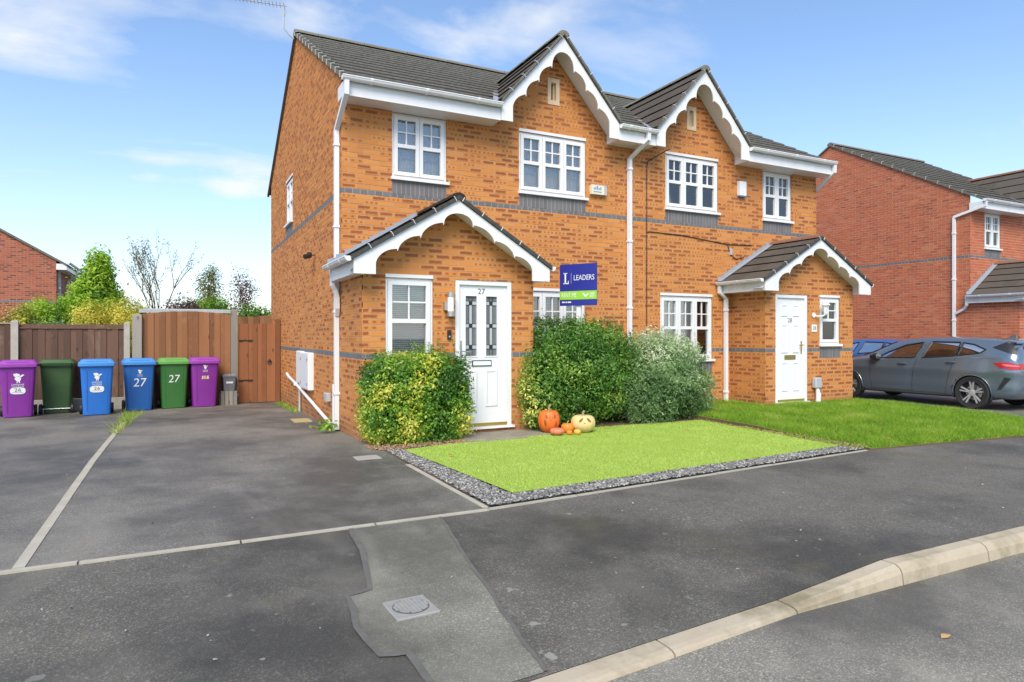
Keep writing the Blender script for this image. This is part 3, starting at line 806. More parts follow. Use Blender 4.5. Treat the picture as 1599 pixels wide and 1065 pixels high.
def door_frame(wall, u0, u1, z0, z1):
    mb = MB()
    for a, b in ((u0, u0 + .065), (u1 - .065, u1)): wbox(mb, wall, a, b, z0 + .03, z1, -.11, -.01)
    wbox(mb, wall, u0 + .065, u1 - .065, z1 - .065, z1, -.11, -.011)
    wbox(mb, wall, u0 - .01, u1 + .03, z0, z0 + .03, -.11, .045)
    d = mb.build('door', 'white', wall.house['root'])
    mb = MB(); wbox(mb, wall, u0 + .066, u1 - .066, z0 + .031, z0 + .075, -.10, -.012); mb.build('threshold', 'brass', d)
    return d
def leaf_panel(mb, wall, a, b, c, e, base, raised=.012):
    i = .022
    ro = [(a, c), (b, c), (b, e), (a, e)]; ri = [(a+i, c+i), (b-i, c+i), (b-i, e-i), (a+i, e-i)]; rj = [(a+2*i, c+2*i), (b-2*i, c+2*i), (b-2*i, e-2*i), (a+2*i, e-2*i)]
    mb.loft([[wall.pt(*p, base) for p in ro], [wall.pt(*p, base + .014) for p in ri], [wall.pt(*p, base + .005) for p in rj]], False, True)

def rake_board(house, mk, xa, zt, slope, hw, zfoot, cusps, dpk, dcusp, d0, d1, bulge):
    """two scalloped halves; mk(x,z,d) maps to the world"""
    for sgn in (1, -1):
        top = lambda x: zt - slope * x
        low = []                                    # from the centre outwards
        c0 = cusps[0]; zc = top(c0) - dcusp
        for k in range(9):
            x = c0 * math.sin(k / 8 * math.pi / 2); zpk = zt - dpk
            low.append((x, zc + (zpk - zc) * math.cos(k / 8 * math.pi / 2) ** .9))
        for a, b in zip(cusps, cusps[1:]):
            za, zb = top(a) - dcusp, top(b) - dcusp
            low += [(a + .004, za - .018), (a + .016, za + .012)]
            nx, nz = slope / math.hypot(1, slope), 1 / math.hypot(1, slope)
            for k in range(1, 9):
                t = k / 8; bb = bulge * (4 * t * (1 - t)) ** .75
                low.append((a + (b - a) * t + nx * bb, za + (zb - za) * t + nz * bb))
        last = cusps[-1]; low[-1] = (last, low[-1][1]); low += [(last, zfoot), (hw, zfoot)]
        poly = [(0, zt)] + low + [(hw, top(hw))]
        poly = [(xa + sgn * x, z) for x, z in poly]
        if sgn < 0: poly = poly[::-1]
        mb = MB(); mb.prism(poly if sgn > 0 else poly, mk, d0, d1)
        mb.build('bargeboard', 'white', house['root'])
def half_gutter(root, a, b, r=.055, m='white'):
    a, b = Vector(a), Vector(b); t = (b - a).normalized(); s = t.cross(Vector((0, 0, 1))).normalized()
    mb = MB(); rings = []
    for c in (a, b):
        rings.append([c + s * r * 1.12, c + s * r * 1.12 + Vector((0, 0, -.014))] + [c + s * r * math.cos(w_) + Vector((0, 0, -.014 - r * math.sin(w_))) for w_ in lin(.1, math.pi - .1, 7)] + [c - s * r * 1.12 + Vector((0, 0, -.014)), c - s * r * 1.12])
    mb.loft(rings, True, True); g = mb.build('gutter', m, root)
    L = (b - a).length; n = max(1, round(L / .9))
    for k in range(n):
        c = a + t * (L * (k + .5) / n); mb = MB(); r2 = r * 1.13
        rr = [[q + s * r2 * math.cos(w_) + Vector((0, 0, -.012 - r2 * math.sin(w_))) for w_ in lin(-.25, math.pi + .25, 9)] for q in (c - t * .02, c + t * .02)]
        mb.loft(rr, True, True); mb.build('bracket', m, g)
    return g
def downpipe(root, path, w_=.034, clips=(), m='white'):
    mb = MB(); mb.tube(path, w_, square=True); p = mb.build('downpipe', m, root)
    for (x, y, z) in clips:
        q = MB(); q.bbox((x - w_ * 1.35, y - w_ * 1.35, z - .02), (x + w_ * 1.35, y + w_ * 1.35, z + .02), .005); q.build('pipe_clip', m, p)
    return p
def verge_clips(part, pts, d, size=.05):
    for p in pts:
        mb = MB(); p = Vector(p); mb.tube([p + Vector((0, -.025, -.04)) * 1, p + Vector((0, -.03, .03)), p + Vector(d) * size + Vector((0, -.028, .035))], .0075, 5); mb.build('verge_clip', simple_cache('clip'), part)
_sc = {}
def simple_cache(k):
    if k not in _sc: _sc[k] = simple('verge_clip_metal', (.55, .54, .5), .5)
    return _sc[k]

def build_house(S):
    ox, oy, oz = S['off']; x0, x1 = S['x']; D = S['depth']; sl = S['slope']; ze = 5.05
    root = thing('house', S['label'], 'house', (ox + x0, oy, oz), group=None)
    H = dict(root=root, mortar=S['mortar'], brick=S['brick']); walls = []
    B = (1.12, 3.52); hide = S.get('hide', ())
    L = x1 - x0
    def W(*a, **k):
        w_ = Wall(H, *a, **k); walls.append(w_); return w_
    zc = ZOFF + 66 * COURSE
    ridge_z = ze + sl * (D / 2 + .35)
    # -- front wall and gable above it
    holes = [(a - x0, b - x0, c, d) for a, b, c, d, *_ in S['wins']]
    sold = [(a - x0, b - x0, c - .045 - S_h, c - .045) for a, b, c, d, n, ins, S_h in S['wins'] if S_h]
    px_a, px_b, pr = S['porch']
    fw = W((ox + x0, oy, oz), (1, 0), L, zc, holes=holes, bands=B, soldier=sold, hide=hide + S.get('hide_main', ()))
    for a, b, c, d, n, ins, _ in S['wins']: window(fw, a - x0, b - x0, c, d, n, ins)
    xg, zg, sg, hwg = S['gable']
    gw = W((ox + x0, oy, oz), (1, 0), L, zg, planes=[(sg, 1, zg - .12 + sg * (xg - x0)), (-sg, 1, zg - .12 - sg * (xg - x0))], zbase=zc + 1e-6,
           holes=[(S['vent'] - x0 - .115, S['vent'] - x0 + .115, 5.325, 5.775)], hide=hide)
    # arrow-slit vent of cream stone
    v = S['vent'] - x0; mb = MB()
    for a, b, c, d in ((v - .115, v - .05, 5.325, 5.775), (v + .05, v + .115, 5.325, 5.775)): wbox(mb, gw, a, b, c, d, -.12, .012)
    for c, d in ((5.325, 5.40), (5.70, 5.775)): wbox(mb, gw, v - .05, v + .05, c, d, -.12, .0115)
    vent = mb.build('gable_vent', 'cream', root)
    mb = MB(); wbox(mb, gw, v - .052, v - .02, 5.399, 5.701, -.1, -.05); wbox(mb, gw, v + .02, v + .052, 5.399, 5.701, -.1, -.05); mb.build('slit_jamb', 'cream', vent)
    mb = MB(); wbox(mb, gw, v - .02, v + .02, 5.399, 5.701, -.115, -.10); mb.build('slit', 'dark', vent)
    # -- outer side wall
    left = S['outer'] == 'L'; xs = x0 if left else x1
    zr = lambda y: ze - .03 + sl * (y + .35)
    sh = [(D - b, D - a, c, d) for a, b, c, d in S.get('side_wins', ())] if left else []
    if left:
        sw = W((ox + xs, oy + D, oz), (0, -1), D, ridge_z - .03, holes=sh, bands=B, hide=hide + S.get('hide_side', ()), soldier=[(a, b, c - .045 - .225, c - .045) for a, b, c, d in sh],
               planes=[(sl, 1, zr(D)), (-sl, 1, zr(0))])
    else:
        sw = W((ox + xs, oy, oz), (0, 1), D, ridge_z - .03, bands=B, planes=[(-sl, 1, zr(0)), (sl, 1, zr(D))], hide=((-9e9, -9e9, 9e9, 9e9),))
    for a, b, c, d in sh: window(sw, a, b, c, d, 2, 'blind')
    plane_part('rear_wall', S['mortar'], [(ox + x0, oy + D, oz - .35), (ox + x1, oy + D, oz - .35), (ox + x1, oy + D, oz + 5), (ox + x0, oy + D, oz + 5)], root)
    xo = x1 if left else x0
    if S.get('party', True):
        plane_part('party_wall', S['mortar'], [(ox + xo + (-.01 if left else .01), oy + .1, oz - .35), (ox + xo + (-.01 if left else .01), oy + D, oz - .35), (ox + xo + (-.01 if left else .01), oy + D / 2, oz + ridge_z - .4)], root)
    # -- main roof
    cb = 1 / math.hypot(1, sl); sb = sl * cb
    e0 = (x0 - .05) if left else x0; e1 = x1 if left else x1 + .05
    P = lambda x, y, dz=0: (ox + x, oy + y, oz + ze + sl * (y + .35) + dz)
    mb = MB(); i = mb.addv([P(e0, .1, -.01), P(e1, .1, -.01), P(e1, D / 2, -.01), P(e0, D / 2, -.01)]); mb.face((i, i+1, i+2, i+3))
    zb = ze - .01; i = mb.addv([(ox + e0, oy + D + .35, oz + zb), (ox + e1, oy + D + .35, oz + zb), P(e1, D / 2, -.01), P(e0, D / 2, -.01)]); mb.face((i+1, i, i+3, i+2))
    roof = mb.build('roof', 'underlay', root)
    Vv = (0, cb, sb); vl = (D / 2 + .35) / cb; g0, g1 = xg - hwg + .02, xg + hwg - .02
    O = (ox + e0, oy - .37, oz + ze - .01)
    rows = 14; ga = vl / rows
    vg = math.ceil((.40 / cb) / ga) * ga
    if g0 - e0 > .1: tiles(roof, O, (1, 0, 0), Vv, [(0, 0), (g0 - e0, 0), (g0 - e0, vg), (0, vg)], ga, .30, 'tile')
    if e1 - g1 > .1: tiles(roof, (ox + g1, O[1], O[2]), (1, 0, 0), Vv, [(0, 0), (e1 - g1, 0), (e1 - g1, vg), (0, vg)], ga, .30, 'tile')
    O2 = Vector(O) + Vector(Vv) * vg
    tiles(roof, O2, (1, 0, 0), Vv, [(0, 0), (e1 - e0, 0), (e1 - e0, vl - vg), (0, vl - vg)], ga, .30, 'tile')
    ridge_run(roof, (ox + e0, oy + D / 2, oz + ridge_z + .03), (ox + e1, oy + D / 2, oz + ridge_z + .03), 'ridge')
    # verge mortar along the outer gable
    xv = (ox + xs + (-.052 if left else .052)); mb = MB()
    for (ya, za), (yb, zb_) in (((-.37, ze), (D / 2, ridge_z)), ((D + .37, ze), (D / 2, ridge_z))):
        A = [(xv, ya, za - .055), (xv, ya, za - .002), (xv + (.05 if left else -.05), ya, za - .002), (xv + (.05 if left else -.05), ya, za - .055)]
        Bq = [(xv, yb, zb_ - .055), (xv, yb, zb_ - .002), (xv + (.05 if left else -.05), yb, zb_ - .002), (xv + (.05 if left else -.05), yb, zb_ - .055)]
        mb.loft([[(a, oy + b, oz + c) for a, b, c in A], [(a, oy + b, oz + c) for a, b, c in Bq]], True, True)
    mb.build('verge', 'undercloak', roof)
    if left:
        for r_ in range(1, rows + 1):
            y_ = -.37 + (r_ - .35) * ga * cb; p = P(x0 - .055, y_)
            q = MB(); q.tube([(p[0] - .004, p[1], p[2] - .05), (p[0] - .006, p[1] - .012, p[2] + .03), (p[0] + .05, p[1] - .03, p[2] + .035)], .007, 5); q.build('verge_clip', simple_cache('c'), roof)
    # -- gable roof
    cg = 1 / math.hypot(1, sg); sg_ = sg * cg; zf = zg - sg * hwg + .02; ya = -.42
    yb = (zg + .02 - ze) / sl - .35 + .05
    for sgn in (-1, 1):
        Vg = (-sgn * cg, 0, sg_); foot = (ox + xg + sgn * hwg, oy, oz + zf); Lg = hwg / cg
        yfb = (zf - ze) / sl - .35
        # u runs so that U x V points up
        if sgn < 0: U = (0, -1, 0); pol = [(-ya, 0), (-ya, Lg), (-yb, Lg), (-yfb, 0)]
        else: U = (0, 1, 0); pol = [(ya, 0), (ya, Lg), (yb, Lg), (yfb, 0)]
        mb = MB(); fp = Vector(foot); i = mb.addv([fp + Vector(U) * u + Vector(Vg) * v - Vector((0, 0, .006)) for u, v in pol]); mb.face((i, i+1, i+2, i+3))
        gr = mb.build('gable_roof', 'underlay', root)
        mbs = MB(); i = mbs.addv([fp + Vector((0, y_, 0)) + Vector(Vg) * v - Vector((0, 0, .145)) for y_, v in ((-.36, 0), (-.005, 0), (-.005, Lg), (-.36, Lg))]); mbs.face((i, i+1, i+2, i+3)); mbs.build('soffit', 'white', root)
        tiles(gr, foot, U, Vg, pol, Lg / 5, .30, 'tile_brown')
        mb = MB(); A = [fp + Vector((0, y_, dz)) for y_, dz in ((-.43, -.03), (-.37, -.03), (-.37, .022), (-.43, .022))]
        mb.loft([A, [p + Vector(Vg) * Lg for p in A]], True, True); mb.build('verge', 'undercloak', gr)
        for k in range(1, 6):
            p = fp + Vector(Vg) * (Lg * (k - .3) / 5) + Vector((0, -.43, 0)); q = MB(); nn = Vector((sgn * sg_, 0, cg))
            q.tube([p - nn * .03 + Vector((0, -.004, 0)), p + nn * .03 + Vector((0, -.004, 0)), p + nn * .038 + Vector((0, .04, 0))], .007, 5); q.build('verge_clip', simple_cache('c'), gr)
        # lead valley
        mb = MB(); a_, b_ = fp + Vector((0, yfb, .03)), Vector((ox + xg, oy + yb, oz + zg + .03))
        off = Vector((-sgn * .07 * 0, .0, 0)); side = Vector((sgn * .09, 0, 0))
        mb.quad(a_ - side * .2, a_ + side, b_ + side, b_ - side * .2); mb.build('valley', 'lead', gr)
    ridge_run(roof, (ox + xg, oy + ya, oz + zg + .035), (ox + xg, oy + yb, oz + zg + .035), 'tile_ridge_dark' if 0 else 'ridge' if S['brick'] == 'brick' else 'ridge_red', r=.10)
    mk = lambda x, z, d: (ox + x, oy - .36 - d, oz + z)
    rake_board(H, mk, xg, zg - .03, sg, hwg, 4.79, [.21, .45, .69, .93], .26, .30, 0, .022, .075)
    # -- eaves box, gutters
    segs = [(e0 + .0, xg - hwg, left), (xg + hwg, e1, not left)]
    for a, b, free in segs:
        if b - a < .05: continue
        mb = MB(); mb.box((ox + a, oy - .355, oz + 4.79), (ox + b, oy - .002, oz + 4.985)); mb.build('fascia', 'white', root)
        half_gutter(root, (ox + a - (.03 if free and left else -.01), oy - .415, oz + 5.04), (ox + b + (.03 if free and not left else -.01), oy - .415, oz + 5.04))
    # -- porch
    pf = W((ox + px_a, oy - pr, oz), (1, 0), px_b - px_a, ZOFF + 31 * COURSE, bands=(1.12,), hide=hide,
           holes=[(a - px_a, b - px_a, c, d) for a, b, c, d in S['porch_open']], soldier=[(a - px_a, b - px_a, c, d) for a, b, c, d in S.get('porch_sold', ())])
    pa, pz_, ps, ph = S['porch_roof']           # apex x, apex z (tile), slope, half width to tile edge
    zw = pz_ - .15
    W((ox + px_a, oy - pr, oz), (1, 0), px_b - px_a, pz_, planes=[(ps, 1, zw + ps * (pa - px_a)), (-ps, 1, zw - ps * (pa - px_a))], zbase=ZOFF + 31 * COURSE + 1e-6, hide=hide)
    W((ox + px_a, oy, oz), (0, -1), pr, ZOFF + 32 * COURSE, bands=(1.12,), hide=hide)
    W((ox + px_b, oy - pr, oz), (0, 1), pr, ZOFF + 32 * COURSE, bands=(1.12,), hide=((-9e9, -9e9, 9e9, 9e9),))
    cp = 1 / math.hypot(1, ps); sp_ = ps * cp; zpf = pz_ - ps * ph; Lp = ph / cp; yf = -pr - .29
    ptile = S.get('ptile', 'tile_brown')
    for sgn in (-1, 1):
        Vp = Vector((-sgn * cp, 0, sp_)); foot = Vector((ox + pa + sgn * ph, oy, oz + zpf))
        if sgn < 0: U = (0, -1, 0); pol = [(-yf, 0), (-yf, Lp), (0, Lp), (0, 0)]
        else: U = (0, 1, 0); pol = [(yf, 0), (yf, Lp), (0, Lp), (0, 0)]
        mb = MB(); i = mb.addv([foot + Vector(U) * u + Vp * v - Vector((0, 0, .006)) for u, v in pol]); mb.face((i, i+1, i+2, i+3)); prf = mb.build('porch_roof', 'underlay', root)
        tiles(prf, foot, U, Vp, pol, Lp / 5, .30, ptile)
        mb = MB(); A = [foot + Vector((0, y_, dz)) for y_, dz in ((yf - .012, -.035), (yf + .05, -.035), (yf + .05, .022), (yf - .012, .022))]
        mb.loft([A, [p + Vp * Lp for p in A]], True, True); mb.build('verge', 'undercloak_dark', prf)
        for k in range(1, 6):
            p = foot + Vp * (Lp * (k - .2) / 5) + Vector((0, yf - .014, 0)); q = MB(); nn = Vector((sgn * sp_, 0, cp))
            q.tube([p - nn * .03, p + nn * .03, p + nn * .038 + Vector((0, .04, 0))], .007, 5); q.build('verge_clip', simple_cache('c'), prf)
        mbs = MB(); i = mbs.addv([foot + Vector((0, y_, -.155)) + Vp * v for y_, v in ((yf + .06, 0), (-pr - .003, 0), (-pr - .003, Lp), (yf + .06, Lp))]); mbs.face((i, i+1, i+2, i+3)); mbs.build('soffit', 'white', root)
        # stepped lead flashing on the main wall
        prof = []; x = 0; base = lambda x: zpf + ps * x + .02
        n = int((ph - .0) * ps / COURSE)
        up = []
        for k in range(n):
            xa_ = k * COURSE / ps; up += [(xa_, base(xa_) + .10), (xa_ + COURSE / ps, base(xa_) + .10 + .03)]
        low = [(0, base(0) - .03), (up[-1][0], base(up[-1][0]) - .03)]
        pol2 = [low[0], low[1]] + up[::-1]
        pol2 = [(pa + sgn * (ph - x_), z_) for x_, z_ in pol2]
        mb = MB(); mb.prism(pol2, lambda a, b, d: (ox + a, oy - d, oz + b), .0025, .012); mb.build('flashing', 'lead', root)
        mb = MB(); A = [foot + Vp * 0 + Vector((0, y_, .038)) for y_ in (-.11, -.003)]; mb.quad(A[0], A[1], A[1] + Vp * Lp, A[0] + Vp * Lp); mb.build('flashing_apron', 'lead', root)
        # boxed eaves at the side + gutter
        xa_, xb_ = (pa - ph + .05, px_a) if sgn < 0 else (px_b, pa + ph - .05)
        mb = MB(); mb.box((ox + xa_, oy + yf + .04, oz + zpf - .20), (ox + xb_, oy - .002, oz + zpf - .012)); mb.build('fascia', 'white', root)
        gx = ox + pa + sgn * (ph + .03); half_gutter(root, (gx, oy + yf + .03, oz + zpf + .012), (gx, oy - .02, oz + zpf + .012), .05)
    ridge_run(prf, (ox + pa, oy + yf, oz + pz_ + .035), (ox + pa, oy - .01, oz + pz_ + .035), S.get('pridge', 'tile'), r=.10, piece=.40)
    mk = lambda x, z, d: (ox + x, oy + yf + .04 - d, oz + z)
    rake_board(H, mk, pa, pz_ - .04, ps, ph - .03, zpf - .205, [.21, .53, .84, 1.13], .18, .205, 0, .022, .062)
    return H, walls, dict(front=fw, side=sw, porch=pf, gable=gw)

# ------------------------------------------------------------------ number 27
A27 = dict(off=(0, 0, 0), x=(0, 5.06), depth=8.05, slope=.55, outer='L', brick='brick', mortar='mortar',
    label='orange brick semi with white door 27 and scalloped white gable boards beside the driveway',
    wins=[(.757, 1.633, 3.80, 4.775, 2, 'half_blind', .215), (2.92, 4.23, 3.80, 4.79, 3, 'half_blind', .215), (2.93, 4.22, .93, 2.15, 3, 'blind', .215)],
    gable=(3.542, 6.36, 1.13, 1.13), vent=3.577, side_wins=[(4.54, 5.44, 3.80, 4.72)],
    porch=(0, 2.53, 1.2), porch_open=[(.312, .972, .98, 2.165), (1.30, 2.174, .085, 2.175)], porch_sold=[(.312, .972, .72, .935)],
    porch_roof=(1.24, 3.26, .61, 1.44), ptile='tile_brown', pridge='tile', party=False,
    hide=((553, 525, 732, 700), (800, 490, 1110, 690), (878, 408, 938, 482)), hide_main=((545, 295, 870, 445),))
H27, w27, F27 = build_house(A27)
R27 = H27['root']
window(F27['porch'], .312, .972, .98, 2.165, 1, 'blind', split=.52)
pf = F27['porch']
d27 = door_frame(pf, 1.30, 2.174, .085, 2.175)
d27['label'] = 'white front door numbered 27 with two leaded glass strips'
def door_leaf(wall, u0, u1, z0, z1, holes, name='leaf'):
    mb = MB()
    for (a, b, c, d) in rect_minus((u0, u1, z0, z1), holes): wbox(mb, wall, a, b, c, d, -.09, -.045)
    return mb
gl = [(1.470, 1.640, 1.11, 1.955), (1.785, 1.957, 1.11, 1.955)]
mb = door_leaf(pf, 1.367, 2.107, .16, 2.108, gl)
for a, b in ((1.455, 1.655), (1.77, 1.97)): leaf_panel(mb, pf, a, b, .38, .915, -.045)
mb.build('leaf', 'white_door', d27)
for (a, b, c, d) in gl:
    mb = MB(); wbox(mb, pf, a, b, c, d, -.08, -.066); mb.build('pane', 'obscure', d27)
    mb = MB(); m_ = (a + b) / 2
    for za in (c + .10, c + .40, c + .72): wbox(mb, pf, a, b, za, za + .055, -.066, -.061)
    wbox(mb, pf, m_ - .022, m_ + .022, c + .155, c + .40, -.066, -.0615); wbox(mb, pf, m_ - .022, m_ + .022, c + .455, c + .72, -.066, -.0615)
    mb.build('bevelled_glass', 'leading_glass', d27)
    mb = MB()
    for za in (c + .10, c + .155, c + .40, c + .455, c + .72, c + .775): wbox(mb, pf, a, b, za - .003, za + .003, -.061, -.058)
    for ua in (m_ - .024, m_ + .024): wbox(mb, pf, ua - .003, ua + .003, c, d, -.061, -.0585)
    for za in (c + .105, c + .405, c + .725): wbox(mb, pf, m_ - .02, m_ + .02, za, za + .045, -.0605, -.057)
    mb.build('leading', 'black', d27)
    mb = MB(); e = .016
    for (p, q, r_, s_) in ((a - e, a, c - e, d + e), (b, b + e, c - e, d + e), (a, b, c - e, c), (a, b, d, d + e)): wbox(mb, pf, p, q, r_, s_, -.05, -.036)
    mb.build('glazing_bead', 'white_door', d27)
mb = MB(); wbox(mb, pf, 1.57, 1.87, .965, 1.05, -.045, -.034); lb = mb.build('letter_box', 'black', d27)
mb = MB(); wbox(mb, pf, 1.583, 1.857, .978, 1.037, -.034, -.028); mb.build('letter_flap', 'white_door', lb)
mb = MB(); wbox(mb, pf, 1.385, 1.415, 1.11, 1.33, -.045, -.036); hd = mb.build('handle', 'chrome', d27)
mb = MB(); mb.tube([pf.pt(1.40, 1.18, -.036), pf.pt(1.40, 1.18, .006), pf.pt(1.53, 1.175, .012)], .010, 8); mb.build('lever', 'chrome', hd)
mb = MB(); text(mb, '27', lambda x, y: pf.pt(1.715 + x, 2.02 + y, -.0435), .115); mb.build('number', 'black', d27, label='dark number 27')
# fittings on the porch front
lamp = MB(); lamp.lathe([(.0, -.165), (.048, -.165), (.048, -.10), (.044, -.10), (.044, .10), (.048, .10), (.048, .165), (0, .165)], tuple(pf.pt(1.20, 1.825, .085)), n=18)
lp = lamp.build('wall_lamp', 'steel', R27, smooth=False, label='brushed steel cylinder wall lamp')
mb = MB(); wbox(mb, pf, 1.12, 1.175, 1.745, 1.86, 0, .06); mb.build('bracket', 'steel', lp)
mb = MB(); mb.lathe([(.0445, -.095), (.0445, .095)], tuple(pf.pt(1.20, 1.825, .085)), n=18, caps=False); mb.build('diffuser', 'blind', lp)
mb = MB(); wbox(mb, pf, 1.178, 1.232, 1.345, 1.475, .001, .028); bl = mb.build('doorbell', 'black', R27)
mb = MB(); mb.lathe([(.012, 0), (.012, .002)], tuple(pf.pt(1.205, 1.385, .029)), 'y', 12); mb.build('button', 'greybox', bl)
# alarm box, cable, pipes
fw = F27['front']
mb = MB(); wbox(mb, fw, 4.31, 4.63, 3.875, 4.04, .0, .07); al = mb.build('alarm_box', simple('cream_plastic', (.74, .68, .50), .45), R27, label='cream alarm box')
mb = MB(); wbox(mb, fw, 4.575, 4.632, 3.872, 4.043, .012, .073); mb.build('end_cap', 'greybox', al)
mb = MB()
for k in range(5): wbox(mb, fw, 4.35 + k * .035, 4.372 + k * .035, 3.955, 3.985 + (k % 3) * .02, .0705, .072)
wbox(mb, fw, 4.35, 4.52, 3.91, 3.925, .0705, .072)
mb.build('print', simple('blue_print', (.10, .25, .55), .5), al)
downpipe(R27, [(-.02, -.41, 4.99), (-.02, -.41, 4.80), (-.045, .12, 4.42), (-.045, .12, .02)], clips=[(-.045, .12, z) for z in (4.2, 3.0, 1.75, .55)])
downpipe(R27, [(-.13, .02, 2.36), (-.13, .0, 2.12), (-.09, .02, 2.06), (-.055, .03, 1.96), (-.05, .035, 1.80), (-.046, .09, 1.70)], .030)
downpipe(R27, [(5.28, -.41, 5.0), (5.28, -.41, 4.86), (5.14, -.05, 4.58), (5.14, -.05, .02)], clips=[(5.14, -.05, z) for z in (4.4, 3.1, 1.9, .8)])
mb = MB(); mb.bbox((-.085, .165, .0), (-.004, .235, .68), .008); mb.build('pipe_boxing', 'white', R27)
mb = MB(); mb.tube([(-.02, 4.95, .56), (-.06, 4.9, .60), (-.06, 4.75, .56), (-.06, 3.55, .44), (-.06, .30, .04)], .028, 8); mb.build('waste_pipe', 'white', R27)
mb = MB(); mb.tube([(-.10, 3.65, .45), (-.05, 3.62, .46), (-.03, 3.6, .46)], .034, 8); mb.build('pipe_elbow', 'white', R27)
mb = MB(); mb.tube([(-.035, 3.45, .62), (-.035, 3.45, -.06)], .022, 6); mb.build('grey_pipe', 'greybox', R27)
mb = MB(); mb.bbox((-.10, 2.13, .44), (0, 3.05, 1.10), .012); mt = mb.build('meter_box', 'white', R27, label='white utility meter box with two doors')
mb = MB(); mb.bbox((-.08, 3.07, .50), (0, 3.6, 1.11), .012); mb.build('meter_cabinet', 'white', mt)
mb = MB(); mb.box((-.104, 2.17, .47), (-.1005, 3.01, 1.07)); mb.build('meter_door', 'white_door', mt)
for yy in (2.25, 2.95):
    mb = MB(); mb.box((-.106, yy - .02, .95), (-.1045, yy + .02, 1.0)); mb.box((-.106, yy - .02, .52), (-.1045, yy + .02, .57)); mb.build('catch', 'black', mt)
mb = MB(); mb.bbox((-.07, .72, .37), (0, .95, .50), .008); mb.build('junction_box', 'greybox', R27)
mb = MB(); mb.bbox((-.14, 2.0, 2.74), (-.06, 2.12, 2.84), .015); mb.tube([(-.06, 2.06, 2.79), (0, 2.06, 2.80)], .012, 6); mb.tube([(-.11, 1.95, 2.77), (-.20, 1.9, 2.74)], [.03, .045], 8); mb.build('security_light', 'black', R27)
# television aerial on the gable
ar = MB(); ar.tube([(-.05, 4.05, 7.34), (-.14, 4.06, 7.40), (-.235, 4.07, 7.52), (-.24, 4.07, 8.0)], .014, 6)
aer = ar.build('aerial_mast', 'greybox', R27)
mb = MB(); bx, by, bz = -.24, 4.07, 7.97
ddx, ddy = -.95, .15
mb.tube([(bx + .05, by, bz), (bx + ddx, by + ddy, bz)], .010, 6)
for k in range(15):
    t = k / 14; cx_, cy_ = bx + ddx * t, by + ddy * t; h = .12 - .05 * t
    mb.tube([(cx_ - .02, cy_ - h, bz), (cx_ + .02, cy_ + h, bz)], .005, 5)
    mb.tube([(cx_, cy_, bz - .03), (cx_, cy_, bz + .03)], .004, 5)
mb.tube([(bx, by, bz + .0), (bx + .04, by, bz - .12), (bx, by, bz - .25)], .008, 5)
mb.build('aerial_boom', 'greybox', aer)
finish_bricks(H27, w27)

# ------------------------------------------------------------------ number 28
A28 = dict(off=(0, 0, 0), x=(5.06, 10.12), depth=8.05, slope=.55, outer='R', brick='brick', mortar='mortar',
    label='orange brick semi with white six panel door 28 and black cable across its front',
    wins=[(8.527, 9.36, 3.79, 4.765, 2, 'net', .215), (6.0, 7.31, 3.80, 4.80, 3, 'valance', .215), (5.88, 7.16, .95, 2.15, 3, 'valance', .215)],
    gable=(6.618, 6.36, 1.13, 1.13), vent=6.63, porch=(7.62, 10.10, .88),
    porch_open=[(7.894, 8.767, .11, 2.185), (9.112, 9.70, 1.235, 2.15)], porch_sold=[(9.112, 9.72, .96, 1.165)],
    porch_roof=(8.80, 3.28, .57, 1.50), ptile='tile_brown', pridge='ridge_red', party=False,
    hide=((800, 490, 1112, 690),), hide_main=((1115, 360, 1400, 660),))
H28, w28, F28 = build_house(A28)
R28 = H28['root']; pf = F28['porch']; X0 = 7.62
window(pf, 9.112 - X0, 9.70 - X0, 1.235, 2.15, 1, 'net', split=.52)
d28 = door_frame(pf, 7.894 - X0, 8.767 - X0, .11, 2.185); d28['label'] = 'white six panel front door numbered 28'
a0, b0 = 7.961 - X0, 8.700 - X0
mb = door_leaf(pf, a0, b0, .185, 2.118, [])
pw = (b0 - a0 - .12 * 3) / 2
for k in range(2):
    a = a0 + .12 + k * (pw + .12)
    for c, d in ((.33, .90), (1.06, 1.62), (1.76, 2.0)): leaf_panel(mb, pf, a, a + pw, c, d, -.045)
mb.build('leaf', 'white_door', d28)
cm = (a0 + b0) / 2
mb = MB(); wbox(mb, pf, cm - .15, cm + .15, .945, 1.03, -.045, -.036); lb = mb.build('letter_box', 'brass', d28)
mb = MB(); wbox(mb, pf, b0 - .075, b0 - .045, 1.05, 1.30, -.045, -.036); hd = mb.build('handle', 'brass', d28)
mb = MB(); mb.tube([pf.pt(b0 - .06, 1.22, -.036), pf.pt(b0 - .06, 1.22, .006), pf.pt(b0 - .17, 1.215, .012)], .010, 8); mb.build('lever', 'brass', hd)
mb = MB(); text(mb, '28', lambda x, y: pf.pt(cm + x, 1.69 + y, -.0435), .12); mb.build('number', 'black', d28, label='dark number 28')
